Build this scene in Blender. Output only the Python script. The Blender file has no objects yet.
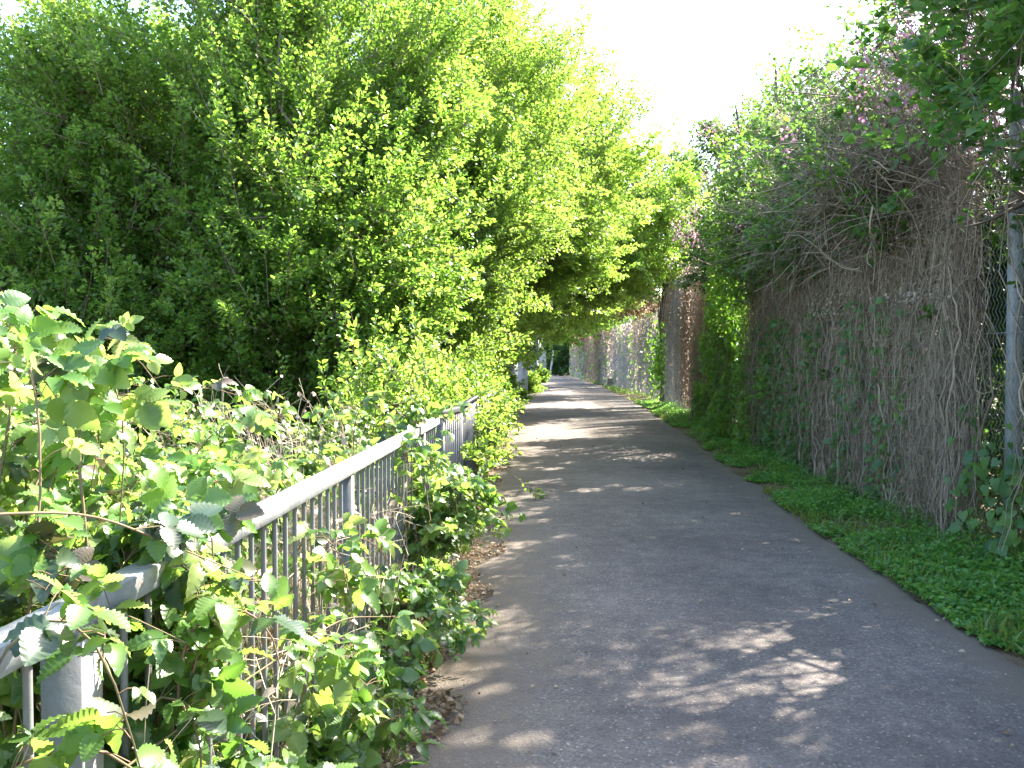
import bpy, math
import numpy as np
from mathutils import Vector

rng = np.random.default_rng(11)
sc = bpy.context.scene
COL = sc.collection
R = math.radians
SUN_EL, SUN_AZ = 42.6, 50.0          # azimuth measured clockwise from +Y (the way we look)

# ------------------------------------------------------------------ object helpers
def tag(o, label=None, cat=None, group=None, kind=None):
    if label: o['label'] = label
    if cat: o['category'] = cat
    if group: o['group'] = group
    if kind: o['kind'] = kind
    return o

def thing(name, label, cat, loc=(0, 0, 0), group=None):
    o = bpy.data.objects.new(name, None)
    o.empty_display_size = .2
    COL.objects.link(o)
    o.location = loc
    return tag(o, label, cat, group)

def mesh_obj(name, V, F, mat, parent=None, attrs=None, smooth=False):
    """V (n,3) in world coords, F list of (f,k) index arrays -> one mesh object (stored relative to its parent's base)."""
    V = np.asarray(V, dtype=np.float32)
    off = np.zeros(3, np.float32)
    p = parent
    while p is not None:
        off += np.array(p.location, np.float32); p = p.parent
    if not isinstance(F, (list, tuple)): F = [F]
    F = [np.asarray(f, dtype=np.int32) for f in F if len(f)]
    me = bpy.data.meshes.new(name)
    me.vertices.add(len(V)); me.vertices.foreach_set('co', (V - off).ravel())
    nl = sum(f.size for f in F); nf = sum(len(f) for f in F)
    me.loops.add(nl); me.polygons.add(nf)
    me.loops.foreach_set('vertex_index', np.concatenate([f.ravel() for f in F]))
    tot = np.concatenate([np.full(len(f), f.shape[1], np.int32) for f in F])
    st = np.zeros(nf, np.int32); st[1:] = np.cumsum(tot)[:-1]
    me.polygons.foreach_set('loop_start', st)
    if smooth: me.polygons.foreach_set('use_smooth', np.ones(nf, bool))
    for k, a in (attrs or {}).items():
        at = me.attributes.new(k, 'FLOAT', 'POINT')
        at.data.foreach_set('value', np.asarray(a, np.float32))
    me.update(calc_edges=True)
    me.materials.append(mat)
    o = bpy.data.objects.new(name, me)
    COL.objects.link(o)
    if parent is not None: o.parent = parent
    return o

class MB:
    """collects pieces of one mesh"""
    def __init__(s): s.V = []; s.F = {}; s.A = []; s.n = 0
    def add(s, V, F, rnd=None):
        V = np.asarray(V, np.float32)
        if len(V) == 0: return s
        for f in (F if isinstance(F, list) else [F]):
            f = np.asarray(f, np.int64)
            if len(f): s.F.setdefault(f.shape[1], []).append(f + s.n)
        s.V.append(V); s.n += len(V)
        s.A.append(np.full(len(V), rng.random()) if rnd is None else np.asarray(rnd))
        return s
    def box(s, c, size, rz=0, bev=0.0):
        cx, cy, cz = c; a, b, h = [q / 2 for q in size]
        v = np.array([[x, y, z] for z in (-h, h) for x, y in ((-a, -b), (a, -b), (a, b), (-a, b))], float)
        cs, sn = math.cos(rz), math.sin(rz)
        v = np.stack([v[:, 0] * cs - v[:, 1] * sn, v[:, 0] * sn + v[:, 1] * cs, v[:, 2]], 1) + [cx, cy, cz]
        f = [[0, 3, 2, 1], [4, 5, 6, 7], [0, 1, 5, 4], [1, 2, 6, 5], [2, 3, 7, 6], [3, 0, 4, 7]]
        return s.add(v, f)
    def bar(s, p, q, w, h, bev=.006):
        """a rounded rectangular bar from p to q"""
        p, q = np.array(p, float), np.array(q, float)
        d = (q - p) / np.linalg.norm(q - p)
        up = np.array([0, 0, 1.]) if abs(d[2]) < .9 else np.array([0, 1., 0])
        x = np.cross(d, up); x /= np.linalg.norm(x); y = np.cross(x, d)
        a, b = w / 2, h / 2; e = min(bev, a * .6, b * .6)
        prof = [(-a + e, -b), (a - e, -b), (a, -b + e), (a, b - e), (a - e, b), (-a + e, b), (-a, b - e), (-a, -b + e)]
        v = [c + x * px + y * py for c in (p, q) for px, py in prof]
        f4 = [[i, (i + 1) % 8, 8 + (i + 1) % 8, 8 + i] for i in range(8)]
        return s.add(v, [np.array(f4), np.array([[7, 6, 5, 4, 3, 2, 1, 0]]), np.array([[8, 9, 10, 11, 12, 13, 14, 15]])])
    def build(s, name, mat, parent=None, smooth=False):
        return mesh_obj(name, np.concatenate(s.V), [np.concatenate(f) for f in s.F.values()], mat, parent,
                        {'rnd': np.concatenate(s.A)}, smooth)

def nrm(a): return a / np.maximum(np.linalg.norm(a, axis=-1, keepdims=True), 1e-9)

def tubes(P, Rr, sides=3):
    """P (N,K,3) polylines with radii Rr (N,K) -> V, F"""
    N, K, _ = P.shape
    T = np.gradient(P, axis=1); T = nrm(T)
    ref = np.where(np.abs(T[..., 2:3]) > .85, np.array([1., .3, 0]), np.array([0, 0, 1.]))
    X = nrm(np.cross(T, ref)); Y = np.cross(T, X)
    an = np.arange(sides) * 2 * np.pi / sides
    V = P[:, :, None, :] + Rr[:, :, None, None] * (X[:, :, None, :] * np.cos(an)[:, None] + Y[:, :, None, :] * np.sin(an)[:, None])
    base = (np.arange(N) * K * sides)[:, None, None]; k = (np.arange(K - 1) * sides)[None, :, None]; s = np.arange(sides)[None, None, :]
    s2 = (s + 1) % sides
    F = np.stack([base + k + s, base + k + s2, base + k + sides + s2, base + k + sides + s], -1).reshape(-1, 4)
    return V.reshape(-1, 3), F

def add_tubes(mb, P, Rr, sides=3):
    P = np.asarray(P, float)
    if P.ndim == 2: P = P[None]; Rr = np.asarray(Rr, float)[None]
    V, F = tubes(P, np.asarray(Rr, float), sides)
    return mb.add(V, F, np.repeat(rng.random(len(P)), P.shape[1] * sides))

# leaf templates: stem end at the origin, tip at +Y, face up +Z
def T_diamond(w=.3): return np.array([[0, 0, 0], [w, .45, .08], [0, 1, -.08], [-w, .45, .08]]), np.array([[0, 1, 2], [0, 2, 3]])
def T_oval(w=.3):
    V = np.array([[0, 0, 0], [w * .75, .25, .07], [w, .55, .1], [0, 1, -.12], [-w, .55, .1], [-w * .75, .25, .07], [0, .5, 0]])
    return V, np.array([[0, 1, 6], [1, 2, 6], [2, 3, 6], [3, 4, 6], [4, 5, 6], [5, 0, 6]])
def T_heart(w=.46):
    V = np.array([[0, .08, 0], [w * .55, -.08, .06], [w, .18, .1], [w * .8, .55, .07], [0, 1, -.15], [-w * .8, .55, .07], [-w, .18, .1], [-w * .55, -.08, .06], [0, .5, .0]])
    return V, np.array([[0, 1, 8], [1, 2, 8], [2, 3, 8], [3, 4, 8], [4, 5, 8], [5, 6, 8], [6, 7, 8], [7, 0, 8]])
def T_blade(w=.05):
    return np.array([[-w, 0, 0], [w, 0, 0], [w * .8, .5, .1], [0, 1, -.05], [-w * .8, .5, .1]]), np.array([[0, 1, 2], [0, 2, 4], [4, 2, 3]])
def T_bramble(w=.40, S=9, pleat=.022, droop=.18):
    """toothed, pleated leaflet"""
    mid = [[0, t, -droop * t * t + .02] for t in np.linspace(0, 1, S)]
    V = list(mid); F = []
    ts = np.linspace(0, 1, 2 * S - 1)
    for sgn in (1, -1):
        i0 = len(V)
        for k, t in enumerate(ts[1:-1]):
            ww = w * (math.sin(math.pi * t ** .72) ** .8) * (1.0 if k % 2 else .91)
            tt = t + (.022 if k % 2 else -.012)
            V.append([sgn * ww, tt, .10 * (ww / w) - droop * t * t + (pleat if k % 2 else -pleat)])
        n = len(ts) - 2
        for k in range(S - 1):
            a, b = k, k + 1
            e = [i0 + 2 * k - 1, i0 + 2 * k, i0 + 2 * k + 1]
            tri = []
            if k > 0: tri.append([a, e[0], e[1]])
            if k < S - 2:
                tri += [[a, e[1], b], [b, e[1], e[2]]]
            else:
                tri += [[a, e[1], b]]
            for t in tri: F.append(t if sgn > 0 else t[::-1])
    V = np.array(V)
    return V, np.array(F)

def leaves(mb, T, pos, axis, hint, size, rnd=None, wid=None):
    """one leaf per pos: axis = direction to the tip, hint = roughly the upper side"""
    V, F = T; N = len(pos)
    if N == 0: return mb
    Y = nrm(axis); X = nrm(np.cross(Y, hint)); Z = np.cross(X, Y)
    s = np.asarray(size)[:, None, None]
    wv = 1.0 if wid is None else np.asarray(wid)[:, None, None]
    W = pos[:, None, :] + s * (X[:, None, :] * V[None, :, 0:1] * wv + Y[:, None, :] * V[None, :, 1:2] + Z[:, None, :] * V[None, :, 2:3])
    FF = (F[None] + (np.arange(N) * len(V))[:, None, None]).reshape(-1, F.shape[1])
    r = rng.random(N) if rnd is None else rnd
    return mb.add(W.reshape(-1, 3), FF, np.repeat(r, len(V)))

def noise3(p, f=1.0, seed=0):
    """cheap smooth noise in about -1..1"""
    g = np.random.default_rng(seed); o = 0
    for i in range(7):
        k = g.normal(size=3) * f * (1 + .35 * i); o = o + np.sin(p @ k + g.random() * 6.28) * (1 - .08 * i)
    return o / 3.0

def gap_rays():  # lines toward the sun along which foliage is removed for light spots
    e, a = R(SUN_EL), R(SUN_AZ); d = np.array([math.sin(a) * math.cos(e), math.cos(a) * math.cos(e), math.sin(e)])
    g = np.random.default_rng(3); L = []
    for x0, x1, y0, y1, n, r0, r1 in ((.75, 1.45, 3.7, 4.9, 18, .06, .15), (.1, 1.3, 2.8, 5.3, 34, .05, .11), (-.45, .05, 2.8, 6.0, 18, .05, .13), (-.3, .5, 5.5, 9.5, 16, .05, .13),
                                      (-.3, 2.2, 13.0, 14.4, 16, .2, .35), (-.2, 1.5, 9.5, 12.5, 12, .06, .16), (1.0, 1.6, 6, 9, 5, .04, .08)):
        for _ in range(n): L.append((x0 + (x1 - x0) * g.random(), y0 + (y1 - y0) * g.random(), 0, r0 + (r1 - r0) * g.random()))
    return np.array(L), d
def clear_of_sun_gaps(pos):
    """True where foliage stays: holes are cut along sun rays to put light spots on the path"""
    Q, d = gap_rays(); k = np.ones(len(pos), bool)
    for x, y, z, r in Q:
        v = pos - [x, y, z]; v = v - (v @ d)[:, None] * d
        k &= (v * v).sum(1) > r * r
    return k
SUN_GAPS = [False]
def rdir(n): return nrm(rng.normal(size=(n, 3)))
UP = np.array([0, 0, 1.])

# ------------------------------------------------------------------ materials
def new_mat(name):
    m = bpy.data.materials.new(name); m.use_nodes = True
    nt = m.node_tree; nt.nodes.clear()
    out = nt.nodes.new('ShaderNodeOutputMaterial')
    return m, nt, out
def N(nt, t, **kw):
    n = nt.nodes.new(t)
    for k, v in kw.items():
        if k in n.inputs.keys(): n.inputs[k].default_value = v
        else: setattr(n, k, v)
    return n
def ramp(nt, stops, interp='LINEAR'):
    n = nt.nodes.new('ShaderNodeValToRGB'); cr = n.color_ramp; cr.interpolation = interp
    while len(cr.elements) < len(stops): cr.elements.new(.5)
    for e, (p, c) in zip(cr.elements, stops): e.position = p; e.color = (*c, 1)
    return n

def leaf_mat(name, cols, trans, tf=.45, gloss=.45, rough=.42, spec=.4):
    """cols: base colours picked per leaf; trans: light let through per leaf"""
    m, nt, out = new_mat(name); L = nt.links
    at = N(nt, 'ShaderNodeAttribute', attribute_name='rnd')
    c1 = ramp(nt, [(i / (len(cols) - 1), c) for i, c in enumerate(cols)])
    c2 = ramp(nt, [(i / (len(trans) - 1), c) for i, c in enumerate(trans)])
    L.new(at.outputs['Fac'], c1.inputs[0]); L.new(at.outputs['Fac'], c2.inputs[0])
    p = N(nt, 'ShaderNodeBsdfPrincipled', Roughness=rough); p.inputs['Specular IOR Level'].default_value = spec
    t = N(nt, 'ShaderNodeBsdfTranslucent')
    mx = N(nt, 'ShaderNodeMixShader'); mx.inputs[0].default_value = tf
    L.new(c1.outputs[0], p.inputs['Base Color']); L.new(c2.outputs[0], t.inputs['Color'])
    L.new(p.outputs[0], mx.inputs[1]); L.new(t.outputs[0], mx.inputs[2]); L.new(mx.outputs[0], out.inputs[0])
    return m

def wood_mat(name, a, b, scale=30., rough=.85, bump=.4, stretch=(1, 1, .15)):
    m, nt, out = new_mat(name); L = nt.links
    tc = N(nt, 'ShaderNodeTexCoord'); mp = N(nt, 'ShaderNodeMapping'); mp.inputs['Scale'].default_value = stretch
    nz = N(nt, 'ShaderNodeTexNoise', Scale=scale, Detail=6., Roughness=.65)
    at = N(nt, 'ShaderNodeAttribute', attribute_name='rnd')
    ad = N(nt, 'ShaderNodeMath', operation='ADD'); ml = N(nt, 'ShaderNodeMath', operation='MULTIPLY'); ml.inputs[1].default_value = .5
    cr = ramp(nt, [(.15, a), (.85, b)])
    p = N(nt, 'ShaderNodeBsdfPrincipled', Roughness=rough); p.inputs['Specular IOR Level'].default_value = .2
    bp = N(nt, 'ShaderNodeBump', Strength=bump, Distance=.01)
    L.new(tc.outputs['Object'], mp.inputs[0]); L.new(mp.outputs[0], nz.inputs['Vector'])
    L.new(nz.outputs['Fac'], ad.inputs[0]); L.new(at.outputs['Fac'], ad.inputs[1]); L.new(ad.outputs[0], ml.inputs[0])
    L.new(ml.outputs[0], cr.inputs[0]); L.new(cr.outputs[0], p.inputs['Base Color'])
    L.new(nz.outputs['Fac'], bp.inputs['Height']); L.new(bp.outputs[0], p.inputs['Normal']); L.new(p.outputs[0], out.inputs[0])
    return m

def metal_mat(name, a, b, rust=(.18, .1, .05), rough=.45, metallic=.0, rustamt=.62):
    m, nt, out = new_mat(name); L = nt.links
    tc = N(nt, 'ShaderNodeTexCoord')
    n1 = N(nt, 'ShaderNodeTexNoise', Scale=9., Detail=8., Roughness=.7)
    n2 = N(nt, 'ShaderNodeTexNoise', Scale=38., Detail=5., Roughness=.7)
    c1 = ramp(nt, [(.3, a), (.7, b)]); c2 = ramp(nt, [(rustamt, (0, 0, 0)), (rustamt + .1, (1, 1, 1))])
    mx = N(nt, 'ShaderNodeMix', data_type='RGBA'); mx.inputs['B'].default_value = (*rust, 1)
    p = N(nt, 'ShaderNodeBsdfPrincipled', Metallic=metallic)
    rr = ramp(nt, [(.3, (rough - .12,) * 3), (.7, (rough + .2,) * 3)])
    bp = N(nt, 'ShaderNodeBump', Strength=.25, Distance=.004)
    for n in (n1, n2): L.new(tc.outputs['Object'], n.inputs['Vector'])
    L.new(n1.outputs['Fac'], c1.inputs[0]); L.new(n2.outputs['Fac'], c2.inputs[0])
    L.new(c1.outputs[0], mx.inputs['A']); L.new(c2.outputs[0], mx.inputs['Factor']); L.new(mx.outputs['Result'], p.inputs['Base Color'])
    L.new(n1.outputs['Fac'], rr.inputs[0]); L.new(rr.outputs[0], p.inputs['Roughness'])
    L.new(n2.outputs['Fac'], bp.inputs['Height']); L.new(bp.outputs[0], p.inputs['Normal']); L.new(p.outputs[0], out.inputs[0])
    return m

def asphalt_mat():
    m, nt, out = new_mat('worn_asphalt'); L = nt.links
    tc = N(nt, 'ShaderNodeTexCoord')
    big = N(nt, 'ShaderNodeTexNoise', Scale=.55, Detail=7., Roughness=.6)
    mid = N(nt, 'ShaderNodeTexNoise', Scale=6., Detail=6., Roughness=.7)
    vo = N(nt, 'ShaderNodeTexVoronoi', Scale=95.)
    fine = N(nt, 'ShaderNodeTexNoise', Scale=160., Detail=3., Roughness=.7)
    for n in (big, mid, vo, fine): L.new(tc.outputs['Object'], n.inputs['Vector'])
    cb = ramp(nt, [(.3, (.084, .073, .066)), (.48, (.130, .112, .100)), (.7, (.180, .157, .138))])
    L.new(big.outputs['Fac'], cb.inputs[0])
    cm = ramp(nt, [(.3, (.72, .72, .73)), (.7, (1.18, 1.16, 1.12))]); L.new(mid.outputs['Fac'], cm.inputs[0])
    m1 = N(nt, 'ShaderNodeMix', data_type='RGBA', blend_type='MULTIPLY'); m1.inputs['Factor'].default_value = 1
    L.new(cb.outputs[0], m1.inputs['A']); L.new(cm.outputs[0], m1.inputs['B'])
    cv = ramp(nt, [(0, (.6, .6, .62)), (.55, (.98, .97, .97)), (.82, (1.1, 1.08, 1.05)), (.93, (2.1, 2.0, 1.85))])
    L.new(vo.outputs['Color'], cv.inputs[0])
    m2 = N(nt, 'ShaderNodeMix', data_type='RGBA', blend_type='MULTIPLY'); m2.inputs['Factor'].default_value = 1
    L.new(m1.outputs['Result'], m2.inputs['A']); L.new(cv.outputs[0], m2.inputs['B'])
    cf = ramp(nt, [(.3, (.75, .75, .75)), (.7, (1.22, 1.22, 1.22))]); L.new(fine.outputs['Fac'], cf.inputs[0])
    m3 = N(nt, 'ShaderNodeMix', data_type='RGBA', blend_type='MULTIPLY'); m3.inputs['Factor'].default_value = 1
    L.new(m2.outputs['Result'], m3.inputs['A']); L.new(cf.outputs[0], m3.inputs['B'])
    # dusty soil washed over both edges (edge = distance from the edge of the path, in metres)
    at = N(nt, 'ShaderNodeAttribute', attribute_name='edge')
    ad = N(nt, 'ShaderNodeMath', operation='MULTIPLY_ADD'); ad.inputs[1].default_value = -.9
    mid2 = N(nt, 'ShaderNodeTexNoise', Scale=3.3, Detail=9., Roughness=.7); L.new(tc.outputs['Object'], mid2.inputs['Vector'])
    L.new(mid2.outputs['Fac'], ad.inputs[0]); L.new(at.outputs['Fac'], ad.inputs[2])
    cd = ramp(nt, [(0, (1, 1, 1)), (.26, (0, 0, 0))])
    sh = N(nt, 'ShaderNodeMath', operation='ADD'); sh.inputs[1].default_value = .33
    L.new(ad.outputs[0], sh.inputs[0]); L.new(sh.outputs[0], cd.inputs[0])
    m4 = N(nt, 'ShaderNodeMix', data_type='RGBA'); m4.inputs['B'].default_value = (.13, .105, .08, 1)
    L.new(cd.outputs[0], m4.inputs['Factor']); L.new(m3.outputs['Result'], m4.inputs['A'])
    p = N(nt, 'ShaderNodeBsdfPrincipled', Roughness=.86); p.inputs['Specular IOR Level'].default_value = .28
    L.new(m4.outputs['Result'], p.inputs['Base Color'])
    bp = N(nt, 'ShaderNodeBump', Strength=.55, Distance=.006); L.new(vo.outputs['Distance'], bp.inputs['Height'])
    b2 = N(nt, 'ShaderNodeBump', Strength=.35, Distance=.01); L.new(fine.outputs['Fac'], b2.inputs['Height']); L.new(bp.outputs[0], b2.inputs['Normal'])
    L.new(b2.outputs[0], p.inputs['Normal']); L.new(p.outputs[0], out.inputs[0])
    return m

def soil_mat():
    m, nt, out = new_mat('dry_soil'); L = nt.links
    tc = N(nt, 'ShaderNodeTexCoord')
    a = N(nt, 'ShaderNodeTexNoise', Scale=2.2, Detail=10., Roughness=.72); b = N(nt, 'ShaderNodeTexNoise', Scale=45., Detail=6., Roughness=.7)
    for n in (a, b): L.new(tc.outputs['Object'], n.inputs['Vector'])
    ca = ramp(nt, [(.3, (.075, .055, .035)), (.55, (.15, .11, .07)), (.75, (.22, .17, .115))]); L.new(a.outputs['Fac'], ca.inputs[0])
    cb = ramp(nt, [(.3, (.6, .6, .6)), (.7, (1.3, 1.28, 1.25))]); L.new(b.outputs['Fac'], cb.inputs[0])
    mx = N(nt, 'ShaderNodeMix', data_type='RGBA', blend_type='MULTIPLY'); mx.inputs['Factor'].default_value = 1
    L.new(ca.outputs[0], mx.inputs['A']); L.new(cb.outputs[0], mx.inputs['B'])
    p = N(nt, 'ShaderNodeBsdfPrincipled', Roughness=.95); p.inputs['Specular IOR Level'].default_value = .1
    L.new(mx.outputs['Result'], p.inputs['Base Color'])
    bp = N(nt, 'ShaderNodeBump', Strength=.8, Distance=.02); L.new(b.outputs['Fac'], bp.inputs['Height']); L.new(bp.outputs[0], p.inputs['Normal'])
    L.new(p.outputs[0], out.inputs[0]); return m

M = {}
M['asphalt'] = asphalt_mat(); M['soil'] = soil_mat()
M['rail'] = metal_mat('weathered_grey_paint', (.12, .123, .12), (.27, .275, .275), rustamt=.58)
M['rail_shaded'] = metal_mat('shaded_grey_paint', (.085, .087, .085), (.15, .152, .15), rustamt=.58)  # railing grey darkened to paint in the shade on bars and posts
M['dark_rail'] = metal_mat('dark_grey_paint', (.028, .03, .034), (.055, .06, .066))
M['pale_steel'] = metal_mat('pale_blue_grey_steel', (.22, .24, .28), (.32, .34, .38), rustamt=.7)
M['wire'] = metal_mat('galvanised_wire', (.22, .25, .26), (.34, .37, .38), rough=.5, metallic=.3)
M['concrete'] = metal_mat('pale_concrete', (.15, .165, .165), (.25, .265, .26), rust=(.10, .11, .08), rough=.85, rustamt=.58)
M['rust'] = metal_mat('rusty_bolt', (.16, .08, .04), (.25, .14, .08), rough=.8)
M['white'] = metal_mat('white_paint', (.28, .29, .30), (.38, .39, .40), rustamt=.7)
M['bark'] = wood_mat('grey_brown_bark', (.06, .048, .036), (.17, .14, .11))
M['twig'] = wood_mat('brown_twig', (.07, .05, .04), (.22, .165, .13), bump=.1)
M['dead'] = wood_mat('dead_grey_vine', (.095, .077, .055), (.37, .305, .225), bump=.1)
M['dead_rust'] = wood_mat('dead_rusty_vine', (.11, .078, .055), (.34, .25, .19), bump=.1)
M['grey_vine'] = wood_mat('pale_grey_vine', (.15, .155, .15), (.38, .39, .38), bump=.1)
M['straw'] = wood_mat('dry_straw', (.30, .24, .15), (.60, .52, .38), bump=.1)
M['cane'] = wood_mat('bramble_cane', (.10, .10, .045), (.22, .13, .09), bump=.1)
M['cane_green'] = wood_mat('green_stem', (.09, .13, .03), (.18, .22, .07), bump=.1)
def lm(*a, **k): return leaf_mat(*a, **k)
M['tree'] = lm('hedge_maple_leaf', [(.030, .075, .012), (.060, .120, .018), (.090, .150, .022)], [(.12, .28, .03), (.20, .38, .04), (.30, .46, .06)], tf=.5)
M['tree_yel'] = lm('fresh_maple_leaf', [(.045, .105, .016), (.07, .145, .024), (.10, .175, .035)], [(.20, .38, .04), (.32, .50, .06), (.46, .60, .12)], tf=.52)
M['tree_mid'] = lm('lime_maple_leaf', [(.032, .085, .014), (.065, .13, .02), (.11, .18, .035)], [(.13, .30, .03), (.26, .44, .05), (.46, .60, .12)], tf=.5)
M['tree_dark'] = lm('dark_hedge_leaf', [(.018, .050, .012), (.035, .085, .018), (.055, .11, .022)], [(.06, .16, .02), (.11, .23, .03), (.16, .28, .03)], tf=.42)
M['tree_blue'] = lm('grey_green_leaf', [(.040, .080, .030), (.065, .115, .04), (.09, .14, .05)], [(.10, .22, .05), (.17, .30, .06), (.24, .36, .07)], tf=.42)
M['bramble'] = lm('bramble_leaf', [(.035, .085, .022), (.075, .14, .03), (.11, .18, .045)], [(.16, .34, .04), (.27, .45, .06), (.42, .55, .12)], tf=.45, rough=.36, spec=.6)
M['bramble_young'] = lm('young_bramble_leaf', [(.06, .14, .025), (.09, .18, .035), (.15, .19, .06)], [(.26, .46, .06), (.36, .54, .08), (.48, .56, .14)], tf=.5, rough=.4)
M['bramble_old'] = lm('old_bramble_leaf', [(.022, .045, .022), (.04, .065, .03), (.10, .075, .05)], [(.06, .11, .02), (.08, .13, .03), (.12, .10, .03)], tf=.25, rough=.32, spec=.55)
M['ivy'] = lm('ivy_leaf', [(.04, .11, .02), (.075, .17, .026), (.12, .22, .04)], [(.16, .38, .03), (.27, .50, .04), (.40, .60, .06)], tf=.42)
M['shrub'] = lm('broad_shrub_leaf', [(.025, .070, .022), (.045, .105, .028), (.07, .14, .03)], [(.10, .26, .04), (.17, .36, .05), (.30, .46, .05)], tf=.45)
M['bind'] = lm('bindweed_leaf', [(.030, .085, .03), (.05, .12, .035), (.075, .16, .04)], [(.10, .25, .04), (.15, .32, .05), (.22, .40, .05)], tf=.4)
M['pink'] = lm('pink_blossom', [(.38, .18, .27), (.46, .26, .34), (.54, .36, .42)], [(.42, .18, .27), (.5, .25, .34), (.56, .36, .42)], tf=.4, spec=.1)
M['deadleaf'] = lm('dead_leaf', [(.10, .065, .045), (.19, .13, .09), (.30, .22, .16)], [(.20, .12, .06), (.28, .18, .10), (.34, .24, .15)], tf=.35, spec=.1)
M['paleleaf'] = lm('pale_dry_leaf', [(.30, .24, .20), (.40, .33, .28), (.48, .42, .36)], [(.5, .38, .30), (.56, .44, .35), (.62, .52, .42)], tf=.5, spec=.1)
M['litter'] = lm('leaf_litter', [(.09, .055, .03), (.20, .13, .07), (.36, .28, .18)], [(.15, .09, .04), (.22, .14, .07), (.3, .22, .12)], tf=.2, spec=.1)
M['verge'] = lm('verge_weed', [(.05, .15, .035), (.08, .20, .04), (.12, .25, .055)], [(.16, .42, .05), (.25, .52, .06), (.36, .58, .08)], tf=.42)
M['grass'] = lm('grass_blade', [(.05, .11, .018), (.09, .16, .03), (.17, .18, .06)], [(.18, .36, .03), (.28, .44, .05), (.38, .44, .12)], tf=.4)
M['conifer'] = lm('clipped_hedge_leaf', [(.03, .075, .03), (.05, .11, .035), (.07, .14, .04)], [(.06, .16, .04), (.10, .22, .05), (.14, .27, .05)], tf=.35)

# ------------------------------------------------------------------ world, sun, camera
w = bpy.data.worlds.new('World'); sc.world = w; w.use_nodes = True
nt = w.node_tree; bg = nt.nodes['Background']
sky = nt.nodes.new('ShaderNodeTexSky'); sky.sky_type = 'NISHITA'; sky.sun_disc = False
sky.sun_elevation = R(SUN_EL); sky.sun_rotation = R(SUN_AZ); sky.air_density = 1.0; sky.dust_density = 1.6; sky.ozone_density = 1.0
nt.links.new(sky.outputs[0], bg.inputs[0]); bg.inputs[1].default_value = .142
sl = bpy.data.lights.new('sun', 'SUN'); sl.energy = 5.0; sl.angle = R(.5); sl.color = (1, .93, .82)
so = bpy.data.objects.new('sun', sl); COL.objects.link(so)
sd = Vector((math.sin(R(SUN_AZ)) * math.cos(R(SUN_EL)), math.cos(R(SUN_AZ)) * math.cos(R(SUN_EL)), math.sin(R(SUN_EL))))
so.rotation_euler = sd.to_track_quat('Z', 'Y').to_euler(); so.location = (20, 20, 30)

cam = bpy.data.cameras.new('camera'); cam.sensor_width = 36; cam.lens = 36 * 850 / 1024; cam.clip_end = 2000; cam.clip_start = .05
co = bpy.data.objects.new('camera', cam); COL.objects.link(co); co.location = (0, 0, 1.5)
co.rotation_euler = (R(90 - 1.62), 0, 0); sc.camera = co
vs = sc.view_settings; vs.view_transform = 'Standard'; vs.look = 'None'; vs.gamma = 1; vs.use_curve_mapping = False; vs.exposure = 2.95
sc.cycles.max_bounces = 8; sc.cycles.transmission_bounces = 5; sc.cycles.diffuse_bounces = 4; sc.cycles.glossy_bounces = 2
sc.cycles.use_denoising = True

# ------------------------------------------------------------------ layout (metres; we look along +Y)
LE = np.array([(-3, -.42), (3.2, -.42), (4.5, -.39), (6.4, -.27), (9, -.29), (14, -.2), (19.6, 0), (32, .5), (45, 1.1), (63, 2.1), (80, 3.0)])
RE = np.array([(-3, 2.3), (4.2, 2.52), (5.3, 2.6), (7, 2.66), (9.4, 2.86), (15, 3.32), (21, 3.8), (28, 4.3), (51, 5.2), (80, 5.4)])
WL = np.array([(-3, 2.9), (0, 3.1), (6.4, 3.6), (14.2, 4.15), (20.5, 4.53), (20.8, 4.85), (26, 4.92)])
le = lambda y: np.interp(y, LE[:, 0], LE[:, 1]); re = lambda y: np.interp(y, RE[:, 0], RE[:, 1])
wl = lambda y: np.interp(y, WL[:, 0], WL[:, 1])
fx = lambda y: -.66 + .045 * (y - 3.5)            # the left railing

# ground
n = 60
xs = np.concatenate([np.linspace(-600, -30, 8), np.linspace(-25, 25, 61), np.linspace(30, 600, 8)])
ys = np.concatenate([np.linspace(-300, -15, 5), np.linspace(-10, 100, 111), np.linspace(120, 900, 8)])
X, Y = np.meshgrid(xs, ys)
P = np.stack([X.ravel(), Y.ravel(), np.zeros(X.size)], 1)
inner = (np.abs(P[:, 0]) < 26) & (P[:, 1] > -11) & (P[:, 1] < 101)
P[:, 2] = -.05 + np.where(inner, .02 * noise3(P, 1.1, 5), 0)
a = np.arange(len(ys) - 1)[:, None] * len(xs) + np.arange(len(xs) - 1)[None]
F = np.stack([a, a + 1, a + 1 + len(xs), a + len(xs)], -1).reshape(-1, 4)
tag(mesh_obj('ground', P, F, M['soil'], smooth=True), kind='structure')

# path: one slightly crowned sheet with wandering edges that dip under the verges
ys = np.concatenate([np.arange(-3, 30, .12), np.arange(30, 80, .4)])
t = np.linspace(0, 1, 41)
q = np.stack([ys * 0, ys, ys * 0], 1)
l = le(ys) - .05 + .07 * noise3(q, 1.5, 1) + .04 * noise3(q, 5., 2); r = re(ys) + .05 + .06 * noise3(q, 1.3, 3) + .05 * noise3(q, 4., 4) + .025 * noise3(q, 13., 6)
X = l[:, None] + (r - l)[:, None] * t[None]; Y = np.repeat(ys[:, None], 41, 1)
wd = (r - l)[:, None]
edge = np.minimum(t * .5, 1 - t)[None] * wd
real_edge = np.minimum(t, 1 - t)[None] * wd
Z = .025 * (1 - (2 * t[None] - 1) ** 2) - .03 * np.clip(1 - real_edge / .12, 0, 1) ** 2
P = np.stack([X, Y, Z + np.zeros_like(X)], -1).reshape(-1, 3)
P[:, 2] += .004 * noise3(P, 1.2, 9)
a = np.arange(len(ys) - 1)[:, None] * 41 + np.arange(40)[None]
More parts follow.
